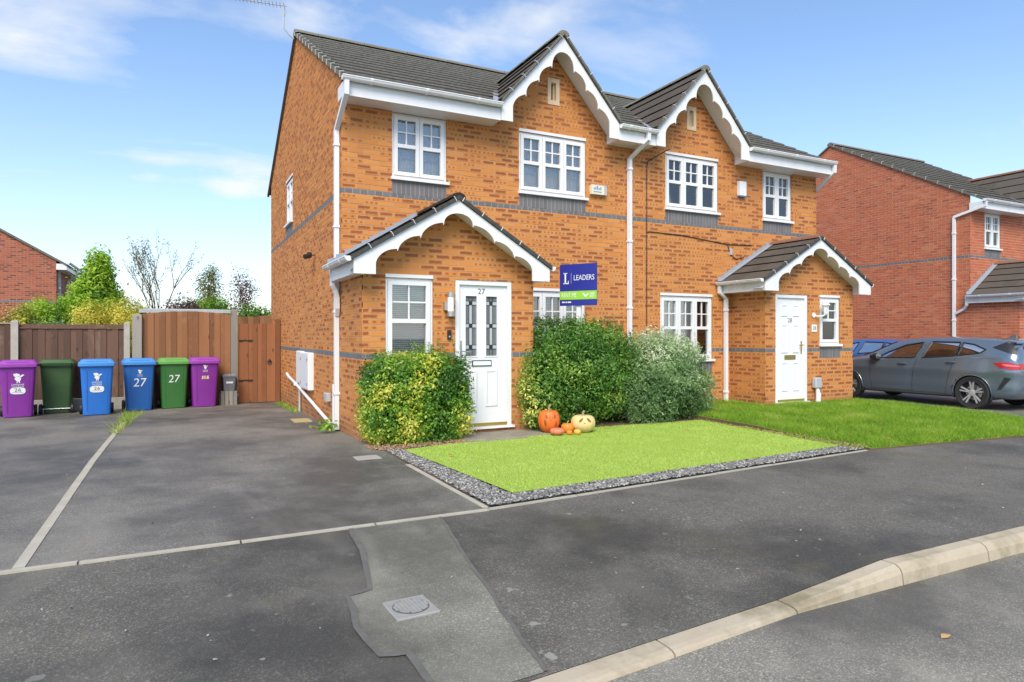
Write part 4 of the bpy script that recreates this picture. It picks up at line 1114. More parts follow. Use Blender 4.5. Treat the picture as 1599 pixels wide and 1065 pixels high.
# coach lamp, number plate, meter box by the door
lc = pf.pt(9.13 - X0, 1.93, .12)
lm = MB(); lm.lathe([(.0, -.10), (.035, -.10), (.055, .05), (.06, .06)], tuple(lc), n=6); cl = lm.build('coach_lamp', simple('lamp_glass', (.75, .76, .74), .15), R28, label='white coach lantern beside the door window')
mb = MB(); mb.lathe([(.085, .06), (.06, .10), (.02, .14), (.012, .17), (0, .175)], tuple(lc), n=6); mb.lathe([(0, -.14), (.02, -.13), (.04, -.10)], tuple(lc), n=6); mb.build('cap', 'white', cl)
mb = MB()
for k in range(6):
    a = k * math.pi / 3; mb.tube([(lc.x + .035 * math.cos(a), lc.y + .035 * math.sin(a), lc.z - .10), (lc.x + .058 * math.cos(a), lc.y + .058 * math.sin(a), lc.z + .06)], .004, 4)
mb.build('cage', 'white', cl)
mb = MB(); mb.tube([pf.pt(8.94 - X0, 1.80, 0), pf.pt(8.98 - X0, 1.78, .04), pf.pt(9.06 - X0, 1.78, .10), pf.pt(9.13 - X0, 1.82, .12)], .014, 8); mb.lathe([(.05, 0), (.05, .012), (.03, .02)], tuple(pf.pt(8.93 - X0, 1.80, .02)), 'y', 14); mb.build('arm', 'white', cl)
mb = MB(); wbox(mb, pf, 8.88 - X0, 9.02 - X0, 1.475, 1.615, .0, .012); pp = mb.build('number_plate', 'white_door', R28)
mb = MB(); text(mb, '28', lambda x, y: pf.pt(8.95 - X0 + x, 1.545 + y, .0135), .10); mb.build('number', 'black', pp)
mb = MB(); mb.bbox(tuple(pf.pt(8.885 - X0, .38, 0)), tuple(pf.pt(9.06 - X0, .585, .10)), .015); gb = mb.build('gas_box', 'greybox', R28)
mb = MB(); mb.tube([pf.pt(8.97 - X0, .39, .05), pf.pt(8.99 - X0, .25, .07), pf.pt(8.97 - X0, .0, .07)], [.03, .05, .045], 10); mb.build('pipe_shroud', 'white', gb)
fw = F28['front']
mb = MB(); wbox(mb, fw, 7.82 - 5.06, 8.0 - 5.06, 4.19, 4.47, 0, .07); al = mb.build('alarm_box', 'white_door', R28, label='white alarm box')
mb = MB(); wbox(mb, fw, 7.825 - 5.06, 7.995 - 5.06, 4.165, 4.19, .002, .068); mb.build('strobe', simple('blue_lens', (.08, .16, .5), .2), al)
# black cables clipped to the front
mb = MB(); y_ = -.012
mb.tube([(5.86, -.30, 4.80), (5.80, -.05, 4.74), (5.58, y_, 4.60), (5.555, y_, 4.45), (5.555, y_, .05)], .009, 5)
mb.tube([(5.555, y_, 3.30), (5.62, y_, 3.315), (6.4, y_, 3.30), (7.55, y_, 3.20), (8.2, y_, 3.22)], .008, 5)
mb.tube([(7.55, y_, 3.20), (7.62, y_, 3.02), (7.78, y_, 2.92), (8.0, y_, 2.98)], .007, 5)
mb.build('cable', 'black', R28)
mb = MB(); wbox(mb, fw, 7.60 - 5.06, 7.66 - 5.06, 3.0, 3.12, 0, .03); mb.build('cable_clamp', 'greybox', R28)
downpipe(R28, [(10.165, -.41, 5.0), (10.165, -.41, 4.84), (10.165, .15, 4.45), (10.165, .15, -.02)], clips=[(10.165, .15, 4.2)])
downpipe(R28, [(7.29, -.07, 2.42), (7.29, -.07, 2.24), (7.46, -.06, 2.12), (7.46, -.06, -.0)], .032, clips=[(7.46, -.06, z) for z in (1.9, .3)])
finish_bricks(H28, w28)

# ------------------------------------------------------------------ red brick neighbour across the drives
A29 = dict(off=(17.47, .87, .09), x=(0, 5.06), depth=8.75, slope=.57, outer='L', brick='brick_red', mortar='mortar_red',
    label='red brick house with white downpipe and tiled porch beyond the parked cars', wins=[(.70, 1.50, 3.80, 4.775, 2, 'net', .215), (2.92, 4.23, 3.80, 4.79, 3, 'net', .215)],
    gable=(3.542, 6.36, 1.13, 1.13), vent=3.577, porch=(0, 2.53, 1.2), porch_open=[(.25, .95, .98, 2.165), (1.30, 2.174, .085, 2.175)],
    porch_roof=(1.24, 3.36, .66, 1.44), ptile='tile_brown', pridge='ridge_red', party=True, hide=((0, 0, 1335, 1065), (1290, 525, 1599, 660)))
H29, w29, F29 = build_house(A29); R29 = H29['root']
window(F29['porch'], .25, .95, .98, 2.165, 1, 'net', split=.52)
dd = door_frame(F29['porch'], 1.30, 2.174, .085, 2.175); mb = door_leaf(F29['porch'], 1.367, 2.107, .16, 2.108, []); mb.build('leaf', 'white_door', dd)
q = lambda x, y, z: (17.47 + x, .87 + y, .09 + z)
downpipe(R29, [q(-.02, -.41, 4.99), q(-.02, -.41, 4.86), q(-.045, .40, 4.66), q(-.045, .40, 4.6), q(-.045, .40, -.1)], clips=[q(-.045, .40, z) for z in (4.2, 2.9, 1.75)])
downpipe(R29, [q(-.13, .02, 2.40), q(-.13, .02, 2.16), q(-.07, .12, 2.06), q(-.05, .36, 1.94)], .030)
finish_bricks(H29, w29)

# ------------------------------------------------------------------ red house beyond the fence
R30 = thing('house', 'far red brick house with plain gable end behind the garden shrubs', 'house', (-6.28, 20.9, -.3))
H30 = dict(root=R30, mortar='mortar_grey', brick='brick_far')
fs = .59; zE = 4.60; xr = -6.28; xr0 = -14.6; ux = xr - xr0
a = Wall(H30, (xr0, 20.9, -.3), (1, 0), ux, 7.6, bands=(3.52 - .5,), planes=[(fs, 1, zE + fs * ux), (-fs, 1, zE)])
b = Wall(H30, (xr, 20.9, -.3), (0, 1), 7.5, 4.62, holes=[(.6, 1.25, 2.9, 4.3), (4.6, 5.3, 2.9, 4.3)])
for p in ((.6, 1.25), (4.6, 5.3)): window(b, p[0], p[1], 2.9, 4.3, 1, 'net')
finish_bricks(H30, [a, b], 0)
mb = MB(); rz_ = zE + fs * ux / 2 - .3
for x_, in ((xr + .35,), (xr0 - .35,)):
    ze_ = zE - .3 - fs * .35
    A = [(x_, 20.82, ze_), (x_, 28.5, ze_), (x_, 28.5, ze_ + .09), (x_, 20.82, ze_ + .09)]; xm = (xr + xr0) / 2
    Bq = [(xm, 20.82, rz_ + .02), (xm, 28.5, rz_ + .02), (xm, 28.5, rz_ + .11), (xm, 20.82, rz_ + .11)]
    mb.loft([A, Bq], True, True)
mb.build('roof', 'undercloak', R30)
mb = MB(); mb.box((xr + .005, 20.84, 3.95), (xr + .34, 28.4, 4.18)); mb.build('fascia', 'white', R30)
half_gutter(R30, (xr + .40, 20.84, 4.26), (xr + .40, 28.4, 4.26))
downpipe(R30, [(xr + .40, 23.6, 4.22), (xr + .38, 23.6, 4.0), (xr + .06, 23.6, 3.7), (xr + .06, 23.6, 0)], .04)
plane_part('rear_wall', 'mortar_grey', [(xr0, 20.95, -.5), (xr0, 28.3, -.5), (xr0, 28.3, 4.2), (xr0, 20.95, 4.2)], R30)

# ------------------------------------------------------------------ fence, gate, shed
FY = 6.35; FZ = -.14
def board_panel(name, label, x0, x1, y, z0, topf, m, bw=.105, rails=(.2, .85, 1.45), cap=None, group=None, lap=.004):
    t = thing(name, label, 'fence' if name != 'garden_gate' else 'gate', ((x0 + x1) / 2, y, z0), group=group)
    n = max(1, round((x1 - x0) / bw)); wd = (x1 - x0) / n
    for k in range(n):
        a, b = x0 + k * wd + .0015, x0 + (k + 1) * wd - .0015; up = k % 2
        yy = y - (.016 if up else .004) + RND.uniform(-.002, .002); tl = RND.uniform(-.006, .006)
        za, zb = topf(a) + tl, topf(b) + tl
        if up: a -= lap; b += lap
        if k == 0: a = x0 + .0015
        if k == n - 1: b = x1 - .0015
        mb = MB(); mb.loft([[(a, yy, z0), (b, yy, z0), (b, yy + .014, z0), (a, yy + .014, z0)], [(a, yy, za), (b, yy, zb), (b, yy + .014, zb), (a, yy + .014, za)]], True, True)
        mb.build('board', m, t)
    for r_ in rails:
        mb = MB(); mb.box((x0, y + .016, z0 + r_), (x1, y + .05, z0 + r_ + .06)); mb.build('rail', m, t)
    if cap:
        xs_ = lin(x0, x1, 10); mb = MB()
        mb.loft([[(x, y - .035, topf(x) + .004), (x, y + .055, topf(x) + .004), (x, y + .055, topf(x) + .028), (x, y - .035, topf(x) + .028)] for x in xs_], True, True); mb.build('capping', cap, t)
    return t
def post(name, label, x0, x1, ztop, m, d=.10, cat='post', slope=.02):
    mb = MB(); y0, y1 = FY - d * .5 - .02, FY + d * .5
    mb.loft([[(x0, y0, FZ - .1), (x1, y0, FZ - .1), (x1, y1, FZ - .1), (x0, y1, FZ - .1)], [(x0, y0, ztop - slope), (x1, y0, ztop - slope), (x1, y1, ztop - slope), (x0, y1, ztop - slope)], [(x0 + .02, y0 + .02, ztop), (x1 - .02, y0 + .02, ztop), (x1 - .02, y1 - .02, ztop), (x0 + .02, y1 - .02, ztop)]], True, True)
    o = mb.build(name, m); return tag(o, label, cat)
board_panel('fence_panel', 'dark brown board fence panel with pale capping behind the purple 26 bin', -7.1, -5.05, FY, FZ + .2, lambda x: 1.63, 'wood_dark', cap='wood_grey')
post('concrete_post', 'pale concrete fence post rising behind the purple bin marked 26', -5.045, -4.925, 1.70, 'concrete')
board_panel('fence_panel', 'dark brown board fence panel between two pale concrete posts', -4.92, -3.13, FY, FZ + .26, lambda x: 1.54, 'wood_dark', cap='wood_dark')
mb = MB(); mb.bbox((-4.92, FY - .03, FZ - .1), (-3.13, FY + .03, FZ + .25), .006); tag(mb.build('gravel_board', 'concrete'), 'low concrete gravel board under the dark fence panel', 'gravel board')
post('concrete_post', 'pale concrete fence post behind the blue bin marked 27', -3.128, -3.02, 1.68, 'concrete')
post('timber_post', 'wide tan timber fence post beside the pale concrete post', -2.975, -2.80, 1.85, 'wood_grey', .12)
board_panel('fence_panel', 'orange brown board fence panel with bowed top behind the green and purple bins', -2.795, -1.07, FY, FZ, lambda x: 1.862 + .075 * (1 - ((x + 1.93) / .865) ** 2), 'wood_orange')
post('timber_post', 'grey weathered timber gate post between fence and gate', -1.065, -.925, 1.985, 'wood_grey', .12)
gate = board_panel('garden_gate', 'reddish brown boarded garden gate against the orange brick wall', -.90, -.115, FY - .02, FZ + .03, lambda x: 1.675, 'wood_gate', bw=.098)
for zz_ in (.52, 1.42):
    mb = MB(); mb.box((-.90, FY - .045, FZ + zz_), (-.60, FY - .037, FZ + zz_ + .028)); mb.build('hinge', 'black', gate)
mb = MB(); pts = [(-.245 + .04 * math.cos(t), FY - .05, .80 + .045 * math.sin(t)) for t in lin(0, 2 * math.pi, 14)]; mb.tube(pts, .008, 6); mb.lathe([(.03, 0), (.03, .01)], (-.245, FY - .052, .835), 'y', 12); mb.build('ring_handle', 'black', gate)
mb = MB(); mb.box((-.112, FY - .05, FZ - .05), (-.015, FY + .05, 1.78)); tag(mb.build('gate_post', 'wood_gate'), 'slim brown gate post fixed to the side wall', 'post')
board_panel('fence_panel', 'far orange brown fence seen over the top of the gate', -2.9, 3.0, 10.5, -.25, lambda x: 1.97 + .03 * math.sin(x * 3.4), 'wood_orange', bw=.16, rails=())
shed = thing('shed', 'garden shed with pale grey felt roof edge behind the bowed fence panel', 'shed', (-1.95, 7.4, -.2))
mb = MB(); mb.box((-2.78, 6.75, -.3), (-1.08, 8.3, 1.86)); mb.build('wall', 'wood_orange', shed)
mb = MB(); mb.loft([[(-2.87, y, z) for y, z in ((6.62, 1.90), (8.4, 2.0), (8.4, 2.06), (6.62, 1.965))], [(-1.02, y, z) for y, z in ((6.62, 1.915), (8.4, 2.0), (8.4, 2.06), (6.62, 1.98))]], True, True); mb.build('roof', 'felt', shed)
# wooden frame leaning between the bins
t = thing('wooden_frame', 'light timber frame propped on fence between blue 27 and green bins', 'frame', (-2.5, 6.2, FZ))
for x_ in (-2.60, -2.30):
    mb = MB(); mb.box((x_, 6.15, FZ), (x_ + .035, 6.19, .78)); mb.build('upright', 'wood_orange', t)
mb = MB(); mb.box((-2.60, 6.15, .78), (-2.265, 6.19, .82)); mb.build('rail', 'wood_orange', t)
mb = MB(); mb.box((-2.6, 6.20, FZ), (-2.265, 6.215, .78)); mb.build('back_board', 'wood_dark', t)

# ------------------------------------------------------------------ wheelie bins
def rrect(w_, d, r, z, cy=0, n=3):
    pts = []
    for sx, sy, a0_ in ((1, 1, 0), (-1, 1, 90), (-1, -1, 180), (1, -1, 270)):
        for k in range(n + 1):
            a_ = rad(a0_ + 90 * k / n); pts.append((sx * (w_ / 2 - r) + r * math.cos(a_), cy + sy * (d / 2 - r) + r * math.sin(a_), z))
    return pts
def wheelie_bin(label, loc, rz, body, lid, marks=(), back=False, group='wheelie bins along the fence', panel=True):
    t = thing('wheelie_bin', label, 'bin', (loc[0], loc[1], gz(*loc)), rz, group, world=False)
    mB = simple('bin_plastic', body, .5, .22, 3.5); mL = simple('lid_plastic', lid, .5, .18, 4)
    mb = MB(); w0, w1, d0, d1 = .44, .535, .42, .545
    prof = [(.02, 0), (.035, .012), (.5, .5), (.90, .93), (.905, 1.04), (.945, 1.05), (.95, 1.0)]
    rings = [rrect(w0 + (w1 - w0) * k, d0 + (d1 - d0) * k, .05, z) for z, k in prof]
    mb.loft(rings, True, True); smooth_angle(mb.build('body', mB, t), 30)
    yf = lambda z: -(d0 + (d1 - d0) * (z / .94)) / 2
    if panel:
        mb = MB()
        for sx in (-1, 1): mb.loft([[(sx * .155 - .006, yf(.1) - .005, .1), (sx * .155 + .006, yf(.1) - .005, .1), (sx * .155 + .006, yf(.1) + .01, .1), (sx * .155 - .006, yf(.1) + .01, .1)], [(sx * .165 - .006, yf(.86) - .005, .86), (sx * .165 + .006, yf(.86) - .005, .86), (sx * .165 + .006, yf(.86) + .01, .86), (sx * .165 - .006, yf(.86) + .01, .86)]], True, True)
        mb.build('rib', mB, t)
    mb = MB(); rings = [rrect(.60, .62, .05, .935), rrect(.60, .62, .05, .985), rrect(.56, .58, .05, 1.005), rrect(.50, .52, .05, 1.045), rrect(.46, .46, .05, 1.055)]
    mb.loft(rings, True, True); ld = smooth_angle(mb.build('lid', mL, t), 30)
    mb = MB(); mb.box((-.17, -.285, 1.003), (.17, -.262, 1.03)); mb.build('lid_grip', 'black' if False else mL, ld)
    mb = MB(); mb.box((-.15, -.284, .997), (.15, -.264, 1.004)); mb.build('lid_recess', 'dark', ld)
    s = 1 if not back else -1
    mb = MB(); mb.tube([(-.25, .30, .95), (-.25, .36, .99), (.25, .36, .99), (.25, .30, .95)], .016, 8); mb.build('handle', mL, t)
    for sx in (-1, 1):
        mb = MB(); mb.lathe([(.03, -.028), (.085, -.028), (.10, -.018), (.10, .018), (.085, .028), (.03, .028)], (sx * .255, .235, .10), 'x', 20); mb.build('wheel', 'black', t)
    mb = MB(); mb.tube([(-.27, .235, .10), (.27, .235, .10)], .012, 8); mb.build('axle', 'steel', t)
    fr = lambda x, z: (x, yf(z) - .0035, z)
    for mk_ in marks:
        mb = MB(); kind = mk_[0]
        if kind == 'num':
            _, s_, z, h, wd = mk_; text(mb, s_, lambda x, y: fr(x + .10 * (y) , z + y), h, wd); mb.build('number', 'white_door', t, label='white number ' + s_)
        if kind == 'bird':
            z, sc = mk_[1], mk_[2]
            polys = [[(-.01, 0), (.03, 0), (.05, .05), (.035, .09), (-.03, .085), (-.05, .05)], [(.03, .06), (.10, .12), (.07, .13), (.01, .085)], [(-.05, .09), (-.07, .14), (-.01, .15), (.03, .13), (.03, .10), (-.03, .085)], [(-.02, -.03), (-.005, -.03), (.005, 0), (-.01, 0)], [(.02, -.03), (.035, -.03), (.03, 0), (.015, 0)]]
            for pl_ in polys: i = mb.addv([fr(x * sc, z + y * sc) for x, y in pl_]); mb.face([i + k for k in range(len(pl_))])
            text(mb, 'Liverpool', lambda x, y: fr(x, z - .055 * sc + y), .055 * sc, .18 * sc); text(mb, 'City Council', lambda x, y: fr(x, z - .095 * sc + y), .04 * sc, .18 * sc)
            mb.quad(fr(-.09 * sc, z - .122 * sc), fr(.09 * sc, z - .122 * sc), fr(.09 * sc, z - .116 * sc), fr(-.09 * sc, z - .116 * sc)); mb.build('emblem', 'white_door', t)
        if kind == 'oval':
            _, s_, z = mk_; pts = [(.115 * math.copysign(abs(math.cos(a_)) ** .6, math.cos(a_)), .062 * math.copysign(abs(math.sin(a_)) ** .7, math.sin(a_))) for a_ in lin(0, 2 * math.pi, 28)[:-1]]
            i = mb.addv([fr(x, z + y) for x, y in pts]); mb.face([i + k for k in range(len(pts))]); st = mb.build('sticker', 'white_door', t)
            mb = MB(); g = lambda x, y: (x, yf(z + y) - .005, z + y + .012); text(mb, s_, g, .085, .10)
            for k in range(-4, 5): mb.quad(g(k * .018 - .006, -.048), g(k * .018 + .006, -.048), g(k * .018 + .006, -.040), g(k * .018 - .006, -.040))
            mb.build('number', 'black', st)
        if kind == 'torn':
            z = mk_[1]
            for x_, w_ in ((-.065, .04), (-.02, .035), (.025, .05)):
                i = mb.addv([fr(x_, z), fr(x_ + w_, z + .006), fr(x_ + w_ - .008, z + .075), fr(x_ + .004, z + .07)]); mb.face((i, i+1, i+2, i+3))
            st = mb.build('sticker', 'cream', t)
            mb = MB(); text(mb, '27', lambda x, y: (x - .005, yf(z) - .0055, z + .035 + y), .06, .09); mb.build('number', 'dark', st)
    return t
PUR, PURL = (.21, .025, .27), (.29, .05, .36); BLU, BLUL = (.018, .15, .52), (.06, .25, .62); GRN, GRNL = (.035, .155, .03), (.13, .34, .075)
dk = (.045, .10, .028)
wheelie_bin('purple wheelie bin with white bird emblem and oval 26 sticker', (-4.68 - .08, 5.36), rad(8), PUR, PURL, [('bird', .67, 1.0), ('oval', '26', .50)])
b2 = wheelie_bin('dark green wheelie bin turned backwards with axle showing', (-4.23, 5.98), rad(182), dk, dk)
wheelie_bin('bright blue wheelie bin with white emblem and oval 26 sticker', (-3.50, 5.11), rad(6), BLU, BLUL, [('bird', .68, .85), ('oval', '26', .50)])
wheelie_bin('blue wheelie bin with large white number 27', (-2.83, 5.72), rad(7), (.015, .115, .39), BLUL, [('bird', .76, .5), ('num', '27', .57, .24, .22)])
wheelie_bin('green wheelie bin with large white number 27 beside purple bin', (-2.21, 5.93), rad(5), GRN, GRNL, [('num', '27', .62, .22, .20)])
wheelie_bin('purple wheelie bin with small torn sticker beside the gate post', (-1.63, 5.96), rad(6), PUR, PURL, [('bird', .82, .55), ('torn', .60)])
# food caddy on a slatted crate
gzc = gz(-1.14, 6.1)
t = thing('slatted_crate', 'small grey slatted wooden crate standing by the gate', 'crate', (-1.13, 6.10, gzc), rad(6), world=False)
for k in range(4):
    mb = MB(); mb.box((-.165 + k * .085, -.10, 0), (-.165 + k * .085 + .074, -.08, .31)); mb.build('slat', 'wood_grey', t)
    mb = MB(); mb.box((-.165 + k * .085, .08, 0), (-.165 + k * .085 + .074, .10, .31)); mb.build('slat', 'wood_grey', t)
mb = MB(); mb.box((-.165, -.079, .27), (.164, .079, .308)); mb.build('top', 'wood_grey', t)
c = thing('food_caddy', 'small dark grey food caddy standing on the slatted crate', 'caddy', (-1.12, 6.09, gzc + .309), rad(6), world=False)
grey = simple('caddy_plastic', (.14, .15, .165), .5)
mb = MB(); mb.loft([rrect(.21, .18, .02, 0), rrect(.27, .22, .02, .30), rrect(.29, .24, .02, .30), rrect(.29, .24, .02, .32)], True, True); mb.build('body', grey, c)
mb = MB(); mb.loft([rrect(.30, .25, .02, .322), rrect(.30, .25, .02, .345), rrect(.24, .2, .02, .37)], True, True); mb.build('lid', simple('caddy_lid', (.2, .21, .23), .5), c)
mb = MB(); mb.tube([(-.15, 0, .30), (-.155, -.06, .12), (-.15, -.10, .10)], .008, 5); mb.tube([(.15, 0, .30), (.155, -.06, .12), (.15, -.10, .10)], .008, 5); mb.build('handle', 'black', c)
mb = MB(); mb.quad((-.07, -.1095, .17), (.07, -.1095, .17), (.07, -.1125, .21), (-.07, -.1125, .21)); mb.build('sticker', 'white_door', c)

# ------------------------------------------------------------------ cars
def in_poly(x, z, poly):
    r = False
    for (a, b), (c, d) in zip(poly, poly[1:] + poly[:1]):
        if (b > z) != (d > z) and x < (c - a) * (z - b) / (d - b) + a: r = not r
    return r
def car(name, label, loc, rz, paint, H=1.0, detail=True):
    t = thing(name, label, 'car', loc, rz, world=False)
    # local: x to the front from the rear bumper, y left, z up
    ST = [(0.0, .66, .42, .80, .60, .88, .90), (.045, .78, .27, .95, .64, 1.05, 1.08), (.14, .85, .22, 1.0, .63, 1.24, 1.27), (.27, .88, .20, 1.02, .61, 1.325, 1.375), (.5, .895, .20, 1.025, .61, 1.34, 1.40),
          (.8, .905, .20, 1.015, .61, 1.35, 1.42), (1.3, .91, .18, .99, .615, 1.37, 1.447), (1.9, .91, .18, .965, .615, 1.375, 1.447), (2.35, .91, .18, .95, .61, 1.33, 1.41), (2.7, .91, .18, .94, .60, 1.22, 1.30),
          (3.0, .91, .18, .93, .62, 1.08, 1.14), (3.3, .90, .18, .915, .68, .965, 1.0), (3.6, .89, .2, .87, .68, .93, .96), (3.95, .86, .2, .79, .6, .86, .885), (4.2, .80, .22, .68, .55, .75, .77), (4.33, .62, .36, .56, .42, .62, .64)]
    mb = MB(); rings = []
    for x, w_, zb, be, gw, gt, tp in ST:
        half = [(0, zb), (.72 * w_, zb), (.955 * w_, zb + .05), (w_ * .995, .40 if zb < .4 else .5), (w_ * .975, .60), (w_ * 1.0, min(.755, be - .13)), (w_ * .985, min(.80, be - .08)), (w_ * .955, be), (w_ * .93, be + .035 if gt > be + .1 else be + .01), (gw + .035, gt - .01), (gw - .06, gt + (tp - gt) * .55), (gw * .5, tp - .008), (0, tp)]
        ring = [(x, y, z * H) for y, z in half] + [(x, -y, z * H) for y, z in half[1:-1][::-1]]
        rings.append(ring)
    mb.loft(rings, True, True)
    me = mb.mesh('cage'); ob = bpy.data.objects.new('cage', me); COL.objects.link(ob)
    md = ob.modifiers.new('s', 'SUBSURF'); md.levels = 3; md.render_levels = 3
    bpy.context.view_layer.update(); em = bpy.data.meshes.new_from_object(ob.evaluated_get(bpy.context.evaluated_depsgraph_get()))
    V = [tuple(v.co) for v in em.vertices]; Fs = [tuple(p.vertices) for p in em.polygons]
    bpy.data.objects.remove(ob); bpy.data.meshes.remove(me); bpy.data.meshes.remove(em)
    bvh = BVHTree.FromPolygons([Vector(v) for v in V], Fs)
    def surf(x, z, side, off=0):
        h = bvh.ray_cast(Vector((x, side * 3, z)), Vector((0, -side, 0)))
        p = h[0] if h[0] is not None else Vector((x, side * .6, z)); return p + (h[1] * off if h[0] is not None else Vector((0, side * off, 0)))
    def rsurf(y, z, off=0):
        h = bvh.ray_cast(Vector((-3, y, z)), Vector((1, 0, 0))); p = h[0] if h[0] is not None else Vector((.1, y, z)); return p + (h[1] * off if h[0] is not None else Vector((-off, 0, 0)))
    WIN = [[(2.80, .965), (2.60, 1.09), (2.25, 1.245), (1.86, 1.315), (1.97, .985)], [(1.80, .99), (1.70, 1.325), (1.13, 1.315), (1.15, 1.04)], [(1.10, 1.05), (1.08, 1.31), (.86, 1.275), (.62, 1.175), (.70, 1.11)]]
    WIN = [[(x, z * H) for x, z in w_] for w_ in WIN]
    REAR = [(-.50, 1.02 * H), (.50, 1.02 * H), (.44, 1.22 * H), (-.44, 1.22 * H)]
    WS = [(-.62, 1.0 * H), (.62, 1.0 * H), (.50, 1.30 * H), (-.50, 1.30 * H)]
    wheels = [(.82, .325), (3.49, .325)]
    keep = []
    for f in Fs:
        c_ = [sum(V[i][k] for i in f) / len(f) for k in range(3)]
        if abs(c_[1]) > .35 and any(in_poly(c_[0], c_[2], w_) for w_ in WIN): continue
        if c_[0] < .45 and in_poly(c_[1], c_[2], REAR): continue
        if c_[0] > 2.5 and c_[0] < 3.4 and in_poly(c_[1], c_[2], WS): continue
        if abs(c_[1]) > .5 and any((c_[0] - a_) ** 2 + (c_[2] - b_) ** 2 < .355 ** 2 for a_, b_ in wheels): continue
        keep.append(f)
    mb = MB(); mb.v = V; mb.f = keep; body = mb.build('body', paint, t, smooth=True, org=(0, 0, 0))
    def patch(poly, fn, off, m, nm, parent, n=10):
        """lay a polygon over the surface, fine enough to follow its curve"""
        xs_ = [p[0] for p in poly]; zs_ = [p[1] for p in poly]; mb = MB(); nx = max(4, int((max(xs_) - min(xs_)) / .04)); nz = max(3, int((max(zs_) - min(zs_)) / .04))
        for i in range(nx):
            for j in range(nz):
                a_, b_ = min(xs_) + (max(xs_) - min(xs_)) * i / nx, min(xs_) + (max(xs_) - min(xs_)) * (i + 1) / nx
                c_, d_ = min(zs_) + (max(zs_) - min(zs_)) * j / nz, min(zs_) + (max(zs_) - min(zs_)) * (j + 1) / nz
                pls = []
                cxm, czm = sum(xs_) / len(xs_), sum(zs_) / len(zs_)
                for p, q_ in zip(poly, poly[1:] + poly[:1]):
                    aa, bb = q_[1] - p[1], p[0] - q_[0]; cc = aa * p[0] + bb * p[1]
                    if aa * cxm + bb * czm > cc: aa, bb, cc = -aa, -bb, -cc
                    pls.append((aa, bb, cc))
                pc = clip([(a_, c_), (b_, c_), (b_, d_), (a_, d_)], pls)
                if len(pc) >= 3: k = mb.addv([fn(x, z, off) for x, z in pc]); mb.face([k + q_ for q_ in range(len(pc))])
        if not mb.f: return None
        mb.weld(); return mb.build(nm, m, parent, smooth=True)
    def line(pts, fn, r, m, nm, parent, closed=False):
        P_ = pts + ([pts[0]] if closed else []); path = []
        for p, q_ in zip(P_, P_[1:]):
            n = max(2, int(math.dist(p, q_) / .05)); path += [fn(p[0] + (q_[0]-p[0]) * k / n, p[1] + (q_[1]-p[1]) * k / n, 0) for k in range(n)]
        path.append(fn(P_[-1][0], P_[-1][1], 0)); mb = MB(); mb.tube(path, r, 6); return mb.build(nm, m, parent)
    for side in (1, -1):
        sf = lambda x, z, off, s_=side: surf(x, z, s_, off)
        for w_ in WIN:
            o = patch(w_, sf, -.004, 'carglass', 'side_window', t)
            line(w_, sf, .016, 'black', 'window_trim', t, True)
        for pts in ([(1.90, .98 * H), (1.98, .62), (2.0, .26)], [(2.92, .90 * H), (2.95, .6), (2.9, .28)], [(1.90, .98 * H), (1.76, 1.34 * H)], [(1.12, 1.03 * H), (1.20, .80), (1.27, .55), (1.32, .27)], [(2.9, .28), (1.32, .27)]):
            line(pts, sf, .0045, 'black', 'door_seam', t)
        for a_, z_ in ((2.20, .855), (1.20, .915)):
            hp = [sf(a_ - .11 + .22 * k / 6, z_ * H, .018 + .014 * math.sin(math.pi * k / 6)) for k in range(7)]
            mb = MB(); mb.tube(hp, [.006, .014, .016, .016, .016, .014, .006], 8); mb.build('door_handle', paint, t)
        line([(3.15, .22), (1.19, .22)], sf, .012, 'black', 'sill_trim', t)
        for wx, wz in wheels:
            arc = [(wx + .352 * math.cos(a_), wz + .352 * math.sin(a_)) for a_ in lin(-.30, math.pi + .30, 26)]
            mb = MB(); mb.tube([surf(x, max(z, .225), side, -.004) for x, z in arc], .013, 6); mb.build('arch_lip', paint, t)
            mb = MB(); rr = [[(wx + .36 * math.cos(a_), side * y_, wz + .36 * math.sin(a_)) for a_ in lin(-.35, math.pi + .35, 22)] for y_ in (.45, .90)]
            mb.loft([rr[0], [(x, side * .885, z) for x, y, z in rr[1]]], closed=False); mb.build('arch_liner', 'dark', t)
            yw = side * .80; wt = MB()
            s_ = side
            wt.lathe([(.225, -.10 * s_), (.30, -.112 * s_), (.322, -.09 * s_), (.326, 0), (.322, .07 * s_), (.30, .088 * s_), (.235, .078 * s_), (.225, .06 * s_)], (wx, yw, wz), 'y', 40, caps=False)
            wh = smooth_angle(wt.build('wheel', 'tyre', t, org=(wx, yw, wz)), 40)
            mb = MB(); mb.lathe([(.222, -.09 * s_), (.222, .055 * s_), (.238, .078 * s_), (.226, .082 * s_), (.216, .05 * s_), (.214, -.02 * s_), (0, -.02 * s_)], (wx, yw, wz), 'y', 40, caps=False); mb.build('rim', 'rim_dark', wh)
            mb = MB()
            for k in range(5):
                for dv in (-.10, .10):
                    a_ = rad(90 + 72 * k); ca, sa = math.cos(a_ + dv), math.sin(a_ + dv); cb_, sb_ = math.cos(a_ + dv * 1.6), math.sin(a_ + dv * 1.6); px_, pz2 = -math.sin(a_), math.cos(a_)
                    A = [(wx + .05 * ca + px_ * w_, yw + y_ * s_, wz + .05 * sa + pz2 * w_) for w_, y_ in ((-.010, .03), (.010, .03), (.010, .062), (-.010, .062))]
                    Bq = [(wx + .224 * cb_ + px_ * w_, yw + y_ * s_, wz + .224 * sb_ + pz2 * w_) for w_, y_ in ((-.014, .04), (.014, .04), (.014, .074), (-.014, .074))]
                    mb.loft([A, Bq], True, True)
